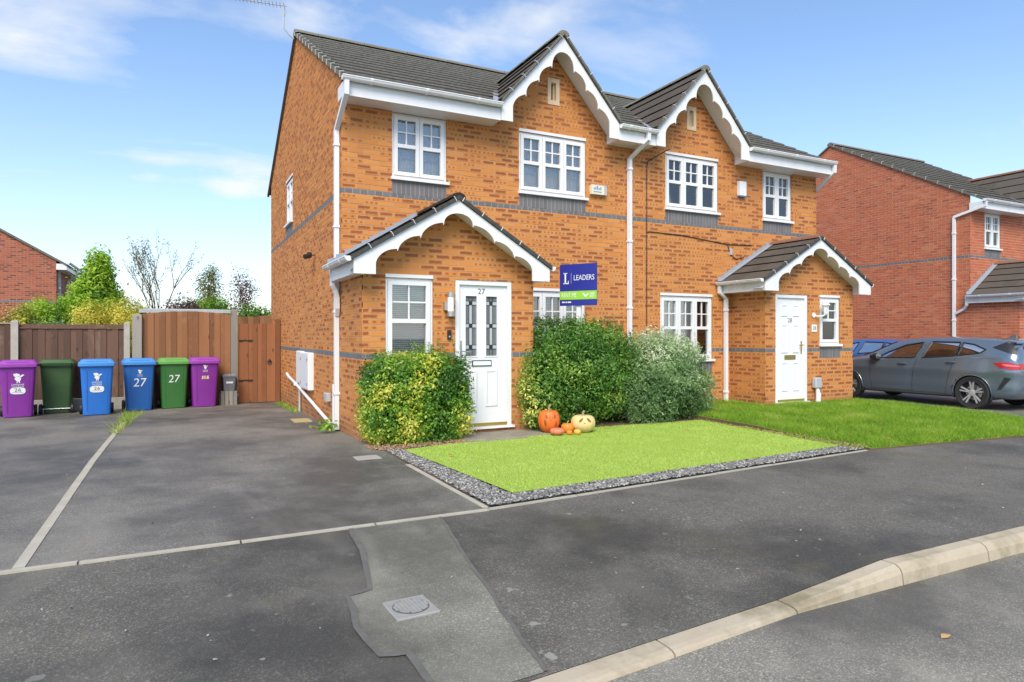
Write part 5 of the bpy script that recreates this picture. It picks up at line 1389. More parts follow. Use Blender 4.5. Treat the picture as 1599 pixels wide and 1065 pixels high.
            mb.lathe([(.062, .03 * s_), (.062, .062 * s_), (.035, .068 * s_), (0, .068 * s_)], (wx, yw, wz), 'y', 20, caps=False)
            mb.build('spokes', 'alloy', wh)
            mb = MB(); mb.lathe([(.15, .0), (.15, .012 * s_), (0, .012 * s_)], (wx, yw - .03 * s_, wz), 'y', 24, caps=False); mb.build('brake_disc', 'steel', wh)
        # mirror
        mc = surf(2.72, .99 * H, side); mb = MB(); y_ = mc.y + side * .09
        mb.loft([[(2.72 + dx, y_ + side * dy, .985 * H + dz) for dx, dy, dz in ((0, -.09, -.05), (0, .09, -.05), (0, .10, .03), (0, .05, .075), (0, -.07, .06))], [(2.80 + dx, y_ + side * dy, .985 * H + dz) for dx, dy, dz in ((0, -.09, -.06), (0, .09, -.055), (0, .10, .03), (0, .05, .08), (0, -.07, .06))], [(2.90, y_ + side * dy * .6, .985 * H + dz * .6) for dy, dz in ((-.09, -.05), (.09, -.05), (.10, .03), (.05, .075), (-.07, .06))]], True, True)
        mr = mb.build('mirror', 'black', t, smooth=False); mb = MB(); mb.tube([(2.78, mc.y - side * .03, .955 * H), (2.79, y_, .945 * H)], .022, 6); mb.build('mirror_stalk', 'black', mr)
        tl = [(.44, .92), (.32, .835), (.16, .80), (.03, .80), (.03, .89), (.20, .95)]
        patch([(x, z * H) for x, z in tl], sf, .006, 'tail_red', 'tail_light', t)
        patch([(x, z * H) for x, z in ((.30, .905), (.22, .865), (.05, .86), (.05, .88), (.2, .905))], sf, .010, 'tail_bright', 'light_bar', t)
        patch([(y_ * side, z * H) for y_, z in ((.38, .82), (.74, .82), (.74, .92), (.38, .91))], rsurf, .006, 'tail_red', 'tail_light', t)
        patch([(x, z * H) for x, z in ((.52, 1.22), (.30, 1.335), (.16, 1.30), (.10, 1.08))], sf, .006, 'black', 'spoiler_blade', t)
        patch([(x, z) for x, z in ((.24, .66), (.14, .64), (.30, .42), (.36, .42))], sf, .004, 'black', 'bumper_vent', t)
    patch(REAR, rsurf, -.003, 'carglass', 'rear_window', t); line(REAR, lambda y, z, o: rsurf(y, z, o), .016, 'black', 'rear_window_trim', t, True)
    fsurf = lambda y, z, off: (lambda h: (h[0] + h[1] * off) if h[0] is not None else Vector((3, y, z)))(bvh.ray_cast(Vector((6, y, z)), Vector((-1, 0, 0))))
    patch(WS, fsurf, -.003, 'carglass', 'windscreen', t); line(WS, fsurf, .02, 'black', 'windscreen_trim', t, True)
    patch([(-.50, .30), (.50, .30), (.55, .46), (-.55, .46)], rsurf, .006, 'black', 'diffuser', t)
    patch([(-.26, .55), (.26, .55), (.26, .67), (-.26, .67)], rsurf, .006, 'tail_plate', 'plate_recess', t)
    # cabin
    mb = MB(); mb.box((.25, -.78, .26), (3.3, .78, .30)); mb.box((3.0, -.72, .5), (3.25, .72, .93 * H)); mb.box((.2, -.7, .3), (.55, .7, .9 * H)); mb.build('cabin_floor', 'dark', t)
    for y_ in (-.36, .36):
        mb = MB(); mb.bbox((1.75, y_ - .25, .36), (2.3, y_ + .25, .52), .05); mb.bbox((1.62, y_ - .24, .50), (1.80, y_ + .24, 1.06 * H), .05); mb.bbox((1.60, y_ - .13, 1.08 * H), (1.70, y_ + .13, 1.25 * H), .04); mb.build('seat', 'seat', t)
    mb = MB(); mb.bbox((.85, -.62, .36), (1.3, .62, .5), .05); mb.bbox((.72, -.62, .5), (.88, .62, 1.02 * H), .05); mb.build('rear_seat', 'seat', t)
    mb = MB(); mb.loft([[(.45, -.018, 1.40 * H), (.45, .018, 1.40 * H), (.62, .012, 1.41 * H), (.62, -.012, 1.41 * H)], [(.45, -.006, 1.475 * H), (.45, .006, 1.475 * H), (.50, .005, 1.47 * H), (.50, -.005, 1.47 * H)]], True, True); mb.build('roof_fin', paint, t)
    return t
M['tyre'] = simple('tyre_rubber', (.022, .022, .023), .75, .2, 30, bump=.2)
M['rim_dark'] = simple('wheel_dark', (.03, .03, .032), .35)
M['tail_red'] = simple('tail_lens', (.42, .012, .015), .12, .1, 12, coat=.6)
M['tail_bright'] = simple('tail_lens_bright', (.75, .16, .15), .2, .1, 12)
M['tail_plate'] = simple('plate', (.65, .50, .08), .4)
M['alloy'] = simple('wheel_alloy', (.52, .53, .54), .3, .05, 20, metal=.4)
M['seat'] = simple('seat_cloth', (.035, .035, .038), .8)
def paint(name, c):
    t = NT(name); t.col(c); t.b.inputs['Metallic'].default_value = .55; t.rough(.22); t.b.inputs['Coat Weight'].default_value = 1; t.b.inputs['Coat Roughness'].default_value = .03
    t.bump(t.noise(900, t.obj(), 2), .02, .001); return t.m
grey_car = car('parked_car', 'dark blue grey hatchback with alloy wheels parked beside the orange brick porch', (11.82 + .91, -3.0, -.05), rad(90), paint('storm_grey_paint', (.165, .213, .26)))
blue_car = car('parked_car', 'bright blue hatchback mostly hidden behind the grey hatchback', (15.0 + .91, .75, -.05), rad(90), paint('bright_blue_paint', (.07, .21, .55)), H=.965)
mb = MB(); mb.tube([(.75, .25, 1.36), (.62, .25, 1.52)], .006, 5); mb.build('roof_antenna', 'black', blue_car)

# ------------------------------------------------------------------ planting
def leaf_cards(centres, normals, length, width, rnd, jitter=.5, fold=.25):
    """one bent quad per leaf; returns verts, faces"""
    n = len(centres)
    r = NPR.normal(size=(n, 3)); nn = normals + jitter * r; nn /= np.linalg.norm(nn, axis=1, keepdims=True)
    t = NPR.normal(size=(n, 3)); t -= nn * np.sum(t * nn, axis=1, keepdims=True); t /= np.linalg.norm(t, axis=1, keepdims=True) + 1e-9
    b = np.cross(nn, t); L = (length * NPR.uniform(.5, 1.45, n))[:, None]; Wd = (width * NPR.uniform(.7, 1.2, n))[:, None]
    v0 = centres - t * L * .5; v1 = centres + b * Wd * .5 + nn * Wd * fold; v2 = centres + t * L * .5; v3 = centres - b * Wd * .5 + nn * Wd * fold
    V = np.stack([v0, v1, v2, v3], 1).reshape(-1, 3); F = np.arange(4 * n).reshape(-1, 4); return V, F
def blob_points(blobs, n, pw=2.0, shell=(.55, 1.0), zmin=0, lump=.22, lf=2.6, seed=0):
    """points near the surface of lumpy super-ellipsoids"""
    vol = np.array([b[3] * b[4] + b[4] * b[5] + b[3] * b[5] for b in blobs]); cnt = (n * vol / vol.sum()).astype(int)
    P, Nn = [], []
    for (cx_, cy_, cz_, rx, ry, rz), c in zip(blobs, cnt):
        d = NPR.normal(size=(c * 2, 3)); d /= np.linalg.norm(d, axis=1, keepdims=True)
        k = (np.sum(np.abs(d) ** pw, axis=1)) ** (-1 / pw)
        lum = np.array([1 + lump * mnoise.noise(Vector((q[0] * lf + seed, q[1] * lf, q[2] * lf + cx_))) for q in d])
        rr = (shell[0] + (shell[1] - shell[0]) * NPR.random(len(d)) ** .55) * lum
        p = d * (k * rr)[:, None] * np.array([rx, ry, rz]) + np.array([cx_, cy_, cz_])
        nn = d / np.array([rx, ry, rz]); nn /= np.linalg.norm(nn, axis=1, keepdims=True)
        ok = p[:, 2] > zmin; p, nn = p[ok][:c], nn[ok][:c]; P.append(p); Nn.append(nn)
    return np.concatenate(P), np.concatenate(Nn)
def cluster(P, N, per, spread):
    k = np.repeat(np.arange(len(P)), per); off = NPR.normal(size=(len(k), 3)) * spread
    nn = N[k] + off / spread * .55; nn /= np.linalg.norm(nn, axis=1, keepdims=True); return P[k] + off, nn, k
def shade(P, f, seed): return np.array([mnoise.noise(Vector((p[0] * f + seed, p[1] * f, p[2] * f))) for p in P])
def foliage(root, m, blobs, n, per, ll, lw, spread, tone, pw=2.0, shell=(.55, 1.0), zmin=0, lump=.22, seed=0, jitter=.5, keep=None, name='foliage'):
    P, N = blob_points(blobs, n, pw, shell, zmin, lump, seed=seed)
    sh = shade(P, 2.2, seed) ; Q, NN, k = cluster(P, N, per, spread)
    r = np.clip(tone(P, sh)[k] + NPR.normal(size=len(k)) * .13, 0, 1)
    ok = Q[:, 2] > zmin
    if keep is not None: ok &= keep(Q)
    Q, NN, r = Q[ok], NN[ok], r[ok]
    V, F = leaf_cards(Q, NN + np.array([0, 0, .25]), ll, lw, r, jitter)
    o = quick(name, m, V, F, r, root, org=tuple(np.append(Q[:, :2].mean(0), zmin)))
    return o
def stems(root, base, tips, r0, r1, m='bark', name='stem', wob=.06):
    for tip in tips:
        b, e = Vector(base), Vector(tip); path = []
        for k in range(6):
            t = k / 5; path.append(b.lerp(e, t) + Vector((mnoise.noise(Vector((t * 3 + tip[0] * 9, 1, 2))), mnoise.noise(Vector((t * 3, tip[1] * 9, 5))), 0)) * wob * (1 if 0 < k < 5 else 0))
        mb = MB(); mb.tube(path, [r0 + (r1 - r0) * k / 5 for k in range(6)], 6); mb.build(name, m, root, smooth=True)
def sprigs(root, spots, m, tone, h=(.15, .3), leaves=26, ll=.04, lw=.018, name='sprig'):
    for (x, y, z) in spots:
        H_ = RND.uniform(*h); dx, dy = RND.uniform(-.3, .3), RND.uniform(-.3, .3); Q, NN = [], []
        mb = MB(); mb.tube([(x, y, z - .1), (x + dx * H_, y + dy * H_, z + H_)], [.005, .002], 4); tw_ = mb.build('sprig', 'bark', root)
        for k in range(leaves):
            t = k / leaves; a_ = k * 2.4; rr = .03 * (1 - .5 * t)
            Q.append((x + dx * H_ * t + rr * math.cos(a_), y + dy * H_ * t + rr * math.sin(a_), z + H_ * t)); NN.append((math.cos(a_) * .4, math.sin(a_) * .4, .8))
        Q, NN = np.array(Q), np.array(NN); r = np.clip(tone + NPR.normal(size=len(Q)) * .12, 0, 1)
        V, F = leaf_cards(Q, NN, ll, lw, r, .35); quick('sprig_leaves', m, V, F, r, tw_, org=tuple(Q.min(0)))['kind'] = 'stuff'

# clipped variegated bush by door 27
b1 = thing('bush', 'clipped variegated yellow and green bush in front of the porch window', 'bush', (.65, -1.50, .02))
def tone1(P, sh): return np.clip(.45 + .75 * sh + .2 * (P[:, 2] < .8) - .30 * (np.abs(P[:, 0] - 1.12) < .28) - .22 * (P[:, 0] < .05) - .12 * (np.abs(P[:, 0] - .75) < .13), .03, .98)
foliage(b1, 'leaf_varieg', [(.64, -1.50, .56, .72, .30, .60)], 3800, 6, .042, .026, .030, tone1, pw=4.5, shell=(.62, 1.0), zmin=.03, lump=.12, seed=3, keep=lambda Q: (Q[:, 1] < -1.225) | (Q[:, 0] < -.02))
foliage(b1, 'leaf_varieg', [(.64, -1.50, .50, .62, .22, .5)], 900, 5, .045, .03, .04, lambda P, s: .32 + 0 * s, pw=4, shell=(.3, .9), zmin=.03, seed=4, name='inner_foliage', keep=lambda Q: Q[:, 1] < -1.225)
sprigs(b1, [(RND.uniform(.55, .95), RND.uniform(-1.6, -1.4), 1.10) for _ in range(14)] + [(.3, -1.5, 1.08), (1.2, -1.5, 1.05), (1.05, -1.45, 1.08)], 'leaf_green', .6, (.10, .32))
stems(b1, (.62, -1.5, 0), [(.3, -1.5, .6), (.9, -1.45, .7), (.6, -1.6, .6)], .02, .008)
# large green privet by the board
b2_ = thing('bush', 'large glossy green bush around the sale board with yellowish left side', 'bush', (3.25, -1.05, .02))
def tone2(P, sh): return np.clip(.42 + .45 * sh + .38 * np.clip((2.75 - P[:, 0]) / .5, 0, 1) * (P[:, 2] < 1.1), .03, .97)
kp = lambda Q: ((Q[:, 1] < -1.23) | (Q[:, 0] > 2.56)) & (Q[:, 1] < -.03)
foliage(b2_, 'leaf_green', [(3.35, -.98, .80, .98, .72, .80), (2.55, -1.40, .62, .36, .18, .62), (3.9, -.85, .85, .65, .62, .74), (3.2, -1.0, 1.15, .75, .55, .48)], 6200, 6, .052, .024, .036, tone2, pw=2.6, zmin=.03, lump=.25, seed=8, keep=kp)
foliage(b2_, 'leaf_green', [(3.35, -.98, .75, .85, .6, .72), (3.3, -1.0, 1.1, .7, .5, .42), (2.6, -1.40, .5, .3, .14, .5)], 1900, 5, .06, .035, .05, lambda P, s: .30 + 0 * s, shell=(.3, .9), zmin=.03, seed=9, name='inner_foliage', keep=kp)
sprigs(b2_, [(RND.uniform(2.7, 4.3), RND.uniform(-1.35, -.7), RND.uniform(1.40, 1.52)) for _ in range(34)] + [(2.45, -1.5, 1.0), (2.4, -1.45, .85), (2.6, -1.45, 1.1)], 'leaf_green', .5, (.10, .28))
stems(b2_, (3.3, -1.0, 0), [(2.8, -1.2, .9), (3.6, -.8, 1.1), (3.3, -1.1, 1.2), (3.9, -.8, 1.0)], .03, .01)
# silver leaved bush under the window of 28
b3 = thing('bush', 'silvery grey green bush below the lower window of 28', 'bush', (4.95, -1.0, .02))
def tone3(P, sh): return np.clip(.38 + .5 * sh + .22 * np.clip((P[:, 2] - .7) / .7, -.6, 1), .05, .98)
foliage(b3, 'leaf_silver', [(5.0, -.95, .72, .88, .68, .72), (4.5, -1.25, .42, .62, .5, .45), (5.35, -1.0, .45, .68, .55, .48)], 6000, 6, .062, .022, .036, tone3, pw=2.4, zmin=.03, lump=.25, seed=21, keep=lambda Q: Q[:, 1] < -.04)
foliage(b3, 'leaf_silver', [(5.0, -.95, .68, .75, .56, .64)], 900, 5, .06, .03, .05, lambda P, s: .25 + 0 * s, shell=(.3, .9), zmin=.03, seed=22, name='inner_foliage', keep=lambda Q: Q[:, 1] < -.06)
sprigs(b3, [(RND.uniform(4.5, 5.7), RND.uniform(-1.3, -.6), RND.uniform(1.15, 1.35)) for _ in range(26)], 'leaf_silver', .8, (.08, .2), ll=.045, lw=.014)
stems(b3, (5.0, -1.0, 0), [(4.6, -1.2, .7), (5.3, -.9, .9), (5.0, -.9, 1.1)], .025, .01)

def tree(name, label, base, trunk_h, r, m, blobs, n, per, ll, lw, spread, tone, pw=2.0, group=None, lump=.3, shell=(.35, 1.0), limbs=5, seed=0):
    t = thing(name, label, 'tree' if 'shrub' not in name else 'shrub', base, group=group)
    top = (base[0], base[1], base[2] + trunk_h); mb = MB(); mb.tube([base, (base[0] + .03, base[1], base[2] + trunk_h * .5), top], [r, r * .7, r * .4], 8); mb.build('trunk', 'bark', t, smooth=True)
    for k in range(limbs):
        b = blobs[k % len(blobs)]; stems(t, (base[0], base[1], base[2] + trunk_h * RND.uniform(.3, .8)), [(b[0] + RND.uniform(-.6, .6) * b[3], b[1] + RND.uniform(-.6, .6) * b[4], b[2] + RND.uniform(-.2, .6) * b[5])], r * .35, r * .1, name='limb')
    foliage(t, m, blobs, n, per, ll, lw, spread, tone, pw=pw, shell=shell, zmin=base[2] + .05, lump=lump, seed=seed, name='crown'); return t
def plain(v, a=.5): return lambda P, sh: np.clip(v + a * sh, .02, .98)
# bright conifer: tiers of drooping sprays
cb = [(-3.98 + .05 * math.sin(k), 10.4, .4 + k * .36, max(.16, 1.35 - k * .142), max(.16, 1.3 - k * .138), .36) for k in range(9)]
tree('conifer', 'bright green conical conifer rising above the dark fence', (-3.98, 10.4, -.25), 3.3, .09, 'leaf_conifer', cb, 5600, 8, .13, .05, .085, plain(.68, .8), lump=.5, seed=31, limbs=4)
tree('golden_shrub', 'yellow leaved shrub above the fence beside the conifer', (-3.15, 8.3, -.2), 1.2, .04, 'leaf_yellow', [(-3.25, 8.3, 1.6, .62, .5, .68), (-2.95, 8.1, 1.6, .35, .4, .5)], 1500, 6, .055, .03, .05, plain(.55, .6), seed=33)
tree('golden_shrub', 'yellow leaved shrub in front of the conifer foot', (-3.95, 8.0, -.2), 1.2, .04, 'leaf_yellow', [(-3.9, 8.0, 1.5, .42, .4, .68)], 900, 6, .055, .03, .05, plain(.6, .6), seed=35)
tree('golden_shrub', 'small yellow leaved shrub before the far red house', (-5.35, 8.8, -.2), 1.2, .04, 'leaf_yellow', [(-5.3, 8.8, 1.5, .4, .35, .62)], 600, 6, .055, .03, .05, plain(.5, .7), seed=36)
tree('leafy_shrub', 'pale green leafy shrub just above the dark fence panel', (-4.7, 7.6, -.2), 1.0, .04, 'leaf_silver', [(-4.6, 7.6, 1.20, .75, .4, .52)], 1300, 6, .06, .04, .05, plain(.35, .7), seed=37)
tree('leafy_shrub', 'green leafy shrub between conifer and far red house', (-4.75, 9.2, -.2), 1.2, .04, 'leaf_conifer', [(-4.9, 9.2, 1.55, .6, .5, .75)], 1200, 6, .07, .04, .06, plain(.5, .7), seed=38)
tree('leafy_shrub', 'pale creeper spilling between the concrete and timber posts', (-2.9, 7.2, -.2), 1.0, .03, 'leaf_yellow', [(-2.9, 6.95, 1.2, .22, .3, .78)], 500, 6, .05, .03, .05, plain(.45, .7), seed=39)
tree('autumn_shrub', 'sparse orange tinted shrub at the edge of the far red house', (-5.75, 8.6, -.2), 1.2, .03, 'deadleaf', [(-5.75, 8.6, 1.6, .35, .35, .55)], 130, 3, .05, .03, .06, plain(.5, .7), seed=40)
# nearly bare upright tree
bt = thing('bare_tree', 'nearly bare upright tree with thin branches above the golden shrubs', 'tree', (-2.75, 8.7, -.2))
tw = []
def grow(p, d, L, r, depth):
    path = [p]; q = p.copy(); dd = d.copy()
    for k in range(5):
        dd = (dd + Vector((RND.uniform(-.14, .14), RND.uniform(-.14, .14), .05))).normalized(); q = q + dd * L / 5; path.append(q.copy())
    mb = MB(); mb.tube(path, [r * (1 - .6 * k / 5) for k in range(6)], 5); mb.build('branch' if depth else 'trunk', 'bark', bt, smooth=True)
    for p_ in path[2:]: tw.append((p_, depth))
    if depth < 3:
        for k in range(3 if depth else 6):
            a_ = RND.uniform(0, 6.28); sp_ = .38 if depth == 0 else .45
            nd = (dd + Vector((math.cos(a_) * sp_, math.sin(a_) * sp_, RND.uniform(.0, .3)))).normalized(); grow(path[RND.choice((3, 4, 5)) if depth else RND.choice((4, 5))], nd, L * RND.uniform(.55, .8) if depth else 1.25, r * .5, depth + 1)
grow(Vector((-2.75, 8.7, -.2)), Vector((0, 0, 1)), 1.9, .042, 0)
Q = np.array([[c + RND.uniform(-.06, .06) for c in p] for p, d in tw if d > 0 for _ in range(4)]); r = NPR.random(len(Q))
V, F = leaf_cards(Q, NPR.normal(size=Q.shape), .045, .028, r, .5); quick('sparse_leaves', 'leaf_dull', V, F, r, bt, org=(-2.75, 8.7, 1))
tree('birch', 'small feathery tree with thin crown above the shed roof', (-.95, 21.0, -.3), 3.8, .07, 'leaf_dull', [(-.95, 21, 3.2, .55, .5, 1.1), (-.8, 21, 3.9, .3, .3, .55)], 420, 5, .10, .05, .10, plain(.45, .6), seed=51, shell=(.2, 1.0))
tree('leafy_tree', 'round green tree beyond the shed', (-.9, 20.0, -.3), 2.2, .1, 'leaf_conifer', [(-.95, 20, 2.1, 1.15, .9, .85)], 1100, 6, .12, .07, .12, plain(.25, .6), seed=52)
tree('dark_tree', 'thin dark red leaved tree beside the gable wall', (.05, 16.0, -.3), 3.0, .05, 'leaf_dark_red', [(-.0, 16, 2.9, .5, .45, 1.0)], 330, 5, .07, .04, .09, plain(.5, .6), seed=53, shell=(.15, 1.0))
tree('leafy_tree', 'dark green bush over the gate by the side wall', (.45, 14.6, -.3), 1.8, .08, 'leaf_conifer', [(.30, 14.6, 1.75, .75, .6, .75), (-.55, 14.6, 1.55, .5, .5, .6)], 1000, 6, .10, .06, .10, plain(.15, .5), seed=54)
tree('dark_tree', 'dark red leaved shrub low behind the bare tree', (-2.05, 10.0, -.3), 1.5, .05, 'leaf_dark_red', [(-1.95, 10, 1.95, .5, .4, .45)], 420, 5, .07, .04, .09, plain(.5, .6), seed=55)

# ------------------------------------------------------------------ lawns
def blades(name, m, poly, n, h, wd, zf, tone, lean=.5, kind='stuff', seed=0, parent=None):
    xs_ = np.array([p[0] for p in poly]); ys_ = np.array([p[1] for p in poly])
    P = np.stack([NPR.uniform(xs_.min(), xs_.max(), n * 2), NPR.uniform(ys_.min(), ys_.max(), n * 2)], 1)
    ok = np.zeros(len(P), bool)
    j = len(poly) - 1
    for i in range(len(poly)):
        xi, yi = poly[i]; xj, yj = poly[j]
        c_ = ((yi > P[:, 1]) != (yj > P[:, 1])) & (P[:, 0] < (xj - xi) * (P[:, 1] - yi) / (yj - yi + 1e-12) + xi); ok ^= c_; j = i
    P = P[ok][:n]; n = len(P); z = np.array([zf(x, y) for x, y in P])
    a = NPR.uniform(0, 2 * np.pi, n); sh = np.array([mnoise.noise(Vector((x * 2.3 + seed, y * 2.3, 0))) + .6 * mnoise.noise(Vector((x * 7, y * 7, 3))) for x, y in P])
    hh = NPR.uniform(h[0], h[1], n) * (1 + .45 * sh); ln = NPR.normal(size=(n, 2)) * lean * hh[:, None]
    w_ = wd * NPR.uniform(.6, 1.3, n)
    b0_ = np.stack([P[:, 0] - np.cos(a) * w_ / 2, P[:, 1] - np.sin(a) * w_ / 2, z], 1); b1_ = np.stack([P[:, 0] + np.cos(a) * w_ / 2, P[:, 1] + np.sin(a) * w_ / 2, z], 1)
    tp = np.stack([P[:, 0] + ln[:, 0], P[:, 1] + ln[:, 1], z + hh], 1)
    V = np.stack([b0_, b1_, tp], 1).reshape(-1, 3); F = np.arange(3 * n).reshape(-1, 3)
    r = np.clip(tone + (.42 if h[1] > .05 else .2) * sh + NPR.normal(size=n) * .16, 0, 1)
    o = quick(name, m, V, F, r, parent, org=(P[:, 0].mean(), P[:, 1].mean(), z.min())); o['kind'] = kind; return o
turf = [(.28, -2.10), (.46, -4.61), (5.20, -4.25), (5.42, -1.55), (3.4, -1.50), (1.2, -1.86)]
tz = lambda x, y: .034 + .004 * mnoise.noise(Vector((x * 1.5, y * 1.5, 0)))
flat_poly('artificial_lawn', 'turf_base', turf, tz)
blades('artificial_grass', 'turf', turf, 95000, (.009, .016), .0055, tz, .58, .6, seed=4)
lawn = [(5.44, -4.50), (5.46, -.04), (7.6, -.04), (7.6, -.90), (10.22, -.90), (10.22, -4.96)]
lz = lambda x, y: .02 + .075 * smooth01((y + 4.6 + .09 * (x - 5.4)) / 3.0) + .012 * mnoise.noise(Vector((x * 1.3, y * 1.3, 7)))
flat_poly('lawn', 'lawn_base', [(5.42, -4.50), (5.42, -.0), (10.24, -.0), (10.24, -4.97)], lz)
blades('lawn_grass', 'grass', lawn, 105000, (.035, .075), .0075, lz, .5, .75, seed=9)
# lawn skirt: the soil edge under it, down to the drive and path
mb = MB()
sk = [(5.42, .0), (5.42, -4.50), (10.24, -4.97), (10.24, .0)]
for (xa_, ya_), (xb_, yb_) in zip(sk, sk[1:]):
    for k in range(10):
        p = [(xa_ + (xb_ - xa_) * t, ya_ + (yb_ - ya_) * t) for t in (k / 10, (k + 1) / 10)]
        mb.quad((p[0][0], p[0][1], -.2), (p[1][0], p[1][1], -.2), (p[1][0], p[1][1], lz(*p[1])), (p[0][0], p[0][1], lz(*p[0])))
o = mb.build('lawn_edge', 'soil'); o['kind'] = 'structure'
# weeds: grass growing along the drive divider, by the wall and at the lawn edge
blades('drive_weeds', 'grass', [(-3.0, 1.2), (-2.88, 1.2), (-2.75, 4.9), (-3.0, 4.9)], 330, (.04, .17), .012, gz, .7, .9, seed=2)
blades('wall_weeds', 'grass', [(-.16, 3.4), (-.02, 3.4), (-.02, 5.9), (-.2, 5.9)], 420, (.03, .10), .010, gz, .6, .9, seed=3)
blades('edge_weeds', 'grass', [(5.15, -4.46), (5.48, -4.46), (5.5, -1.4), (5.38, -1.4)], 1500, (.015, .05), .008, lambda x, y: .03, .75, .9, seed=6)
# dock leaves at the foot of the downpipe
wd_ = thing('weed', 'leafy green weed at the foot of the white downpipe', 'weed', (-.2, -.05, .0))
Q = np.array([[-.22 + RND.gauss(0, .07), -.08 + RND.gauss(0, .07), .06 + abs(RND.gauss(0, .06))] for _ in range(60)]); r = NPR.uniform(.4, .75, 60)
V, F = leaf_cards(Q, np.tile([0, 0, 1.], (60, 1)), .09, .05, r, .6); quick('leaves', 'leaf_varieg', V, F, r * .8, wd_, org=(-.2, -.05, .02))

# ------------------------------------------------------------------ paving, slate chips, litter
for k in range(4):
    mb = MB(); a = 1.18 + k * .40; mb.bbox((a, -1.84 + .10 * k * 0, -.02), (a + .392, -1.215, .046 - .004 * (k % 2)), .006); mb.build('paving_slab', 'paver', bed)
mb = MB(); mb.bbox((1.12, -1.98, -.02), (2.05, -1.85, .040), .006); mb.build('paving_slab', 'paver', bed)
mb = MB(); mb.bbox((7.85, -1.22, .0), (8.85, -.885, .105), .01); tag(mb.build('door_step', 'paver'), 'low grey stone step below the six panel door', 'step')
def chips(name, poly, n, size, zf, m='slate', tone=.55):
    xs_ = [p[0] for p in poly]; ys_ = [p[1] for p in poly]; V, F, A = [], [], []
    base = np.array([(-1, -1, 0), (1, -1, 0), (1, 1, 0), (-1, 1, 0), (-.7, -.7, 1), (.7, -.7, 1), (.7, .7, 1), (-.7, .7, 1)]) * np.array([.5, .5, 1])
    fc = [(4, 5, 6, 7), (0, 1, 5, 4), (1, 2, 6, 5), (2, 3, 7, 6), (3, 0, 4, 7)]; c_ = 0
    while c_ < n:
        x, y = RND.uniform(min(xs_), max(xs_)), RND.uniform(min(ys_), max(ys_))
        if not in_poly(x, y, poly): continue
        a = RND.uniform(0, 6.28); sx, sy, sz = size * RND.uniform(.6, 1.6), size * RND.uniform(.4, 1), size * RND.uniform(.15, .45)
        p = base * np.array([sx, sy, sz]); tilt = RND.uniform(-.35, .35); p[:, 2] += p[:, 0] * tilt
        R_ = np.array([[math.cos(a), -math.sin(a), 0], [math.sin(a), math.cos(a), 0], [0, 0, 1]]); p = p @ R_.T + np.array([x, y, zf(x, y) + RND.uniform(-.002, .010)])
        V.append(p); F += [[c_ * 8 + i for i in f] for f in fc]; tnv = min(1, max(0, RND.gauss(tone, .28))); A += [tnv] * 5; c_ += 1
    o = quick(name, m, np.concatenate(V), np.array(F), np.array(A), org=(sum(xs_) / len(xs_), sum(ys_) / len(ys_), 0)); o['kind'] = 'stuff'; return o
chips('slate_chips', [(.10, -2.0), (.27, -2.05), (.44, -4.60), (.13, -4.86)], 2600, .022, lambda x, y: .024)
chips('slate_chips', [(.12, -4.87), (.46, -4.60), (5.20, -4.25), (5.32, -4.47)], 5600, .021, lambda x, y: .022)
chips('loose_stones', [(-6, -4.6), (0, -4.6), (0, 4), (-6, 4)], 60, .016, gz, tone=.35)
chips('loose_stones', [(-4, -7.0), (6, -7.0), (6, -4.98), (-4, -4.98)], 80, .014, gz, tone=.5)
chips('loose_stones', [(-2, -8.6), (6, -8.6), (6, -7.3), (-2, -7.3)], 35, .013, lambda x, y: -.11, tone=.5)
chips('bark_litter', [(-.06, -2.0), (1.2, -1.95), (1.2, -1.3), (-.06, -1.5)], 900, .026, lambda x, y: .03, 'litter', .5)
chips('bark_litter', [(5.22, -4.45), (5.45, -4.45), (5.5, -1.5), (5.40, -1.5)], 350, .024, lambda x, y: .034, 'litter', .5)
def dead_leaf(x, y, z, label):
    mb = MB(); a = RND.uniform(0, 6.28); s = RND.uniform(.028, .042); c_, d_ = math.cos(a), math.sin(a)
    P = [(-1, 0, 0), (-.4, .45, .25), (.3, .5, .2), (1, 0, .1), (.3, -.45, .3), (-.4, -.5, .15)]
    mb.addv([(x + (p * c_ - q_ * d_) * s, y + (p * d_ + q_ * c_) * s, z + .004 + r_ * s) for p, q_, r_ in P]); mb.f = [(0, 1, 5), (1, 2, 4, 5), (2, 3, 4)]; mb.att = {'rnd': [RND.random()] * 3}
    return tag(mb.build('fallen_leaf', 'deadleaf'), label, 'leaf', 'fallen leaves')
for x, y, lab in ((5.55, -3.9, 'brown fallen leaf on the grass beside the slate border end'), (5.75, -2.6, 'brown fallen leaf on the grass next to the artificial turf'), (7.4, -3.3, 'lone brown fallen leaf in the middle of the grass lawn'), (6.0, -4.35, 'brown fallen leaf on the grass at the pavement edge')): dead_leaf(x, y, lz(x, y) + .05, lab)
for x, y, lab in ((.6, -2.8, 'dry fallen leaf on the artificial turf near the slate border'), (4.4, -2.4, 'dry fallen leaf on the artificial turf before the silvery bush')): dead_leaf(x, y, .055, lab)
dead_leaf(-3.6, 2.6, gz(-3.6, 2.6), 'orange fallen leaf on the drive before the purple 26 bin')
dead_leaf(-.7, 5.0, gz(-.7, 5.0), 'orange fallen leaf on the drive before the garden gate')
dead_leaf(1.28, -7.75, -.11, 'reddish fallen leaf lying on the road')
mb = MB(); mb.bbox((-.42, 1.55, gz(0, 1.7) + .001), (-.13, 2.0, gz(0, 1.7) + .02), .004); tag(mb.build('loose_board', simple('yellow_board', (.42, .32, .14), .8, .2, 12)), 'flat yellowish board lying on the drive by the waste pipe', 'board')

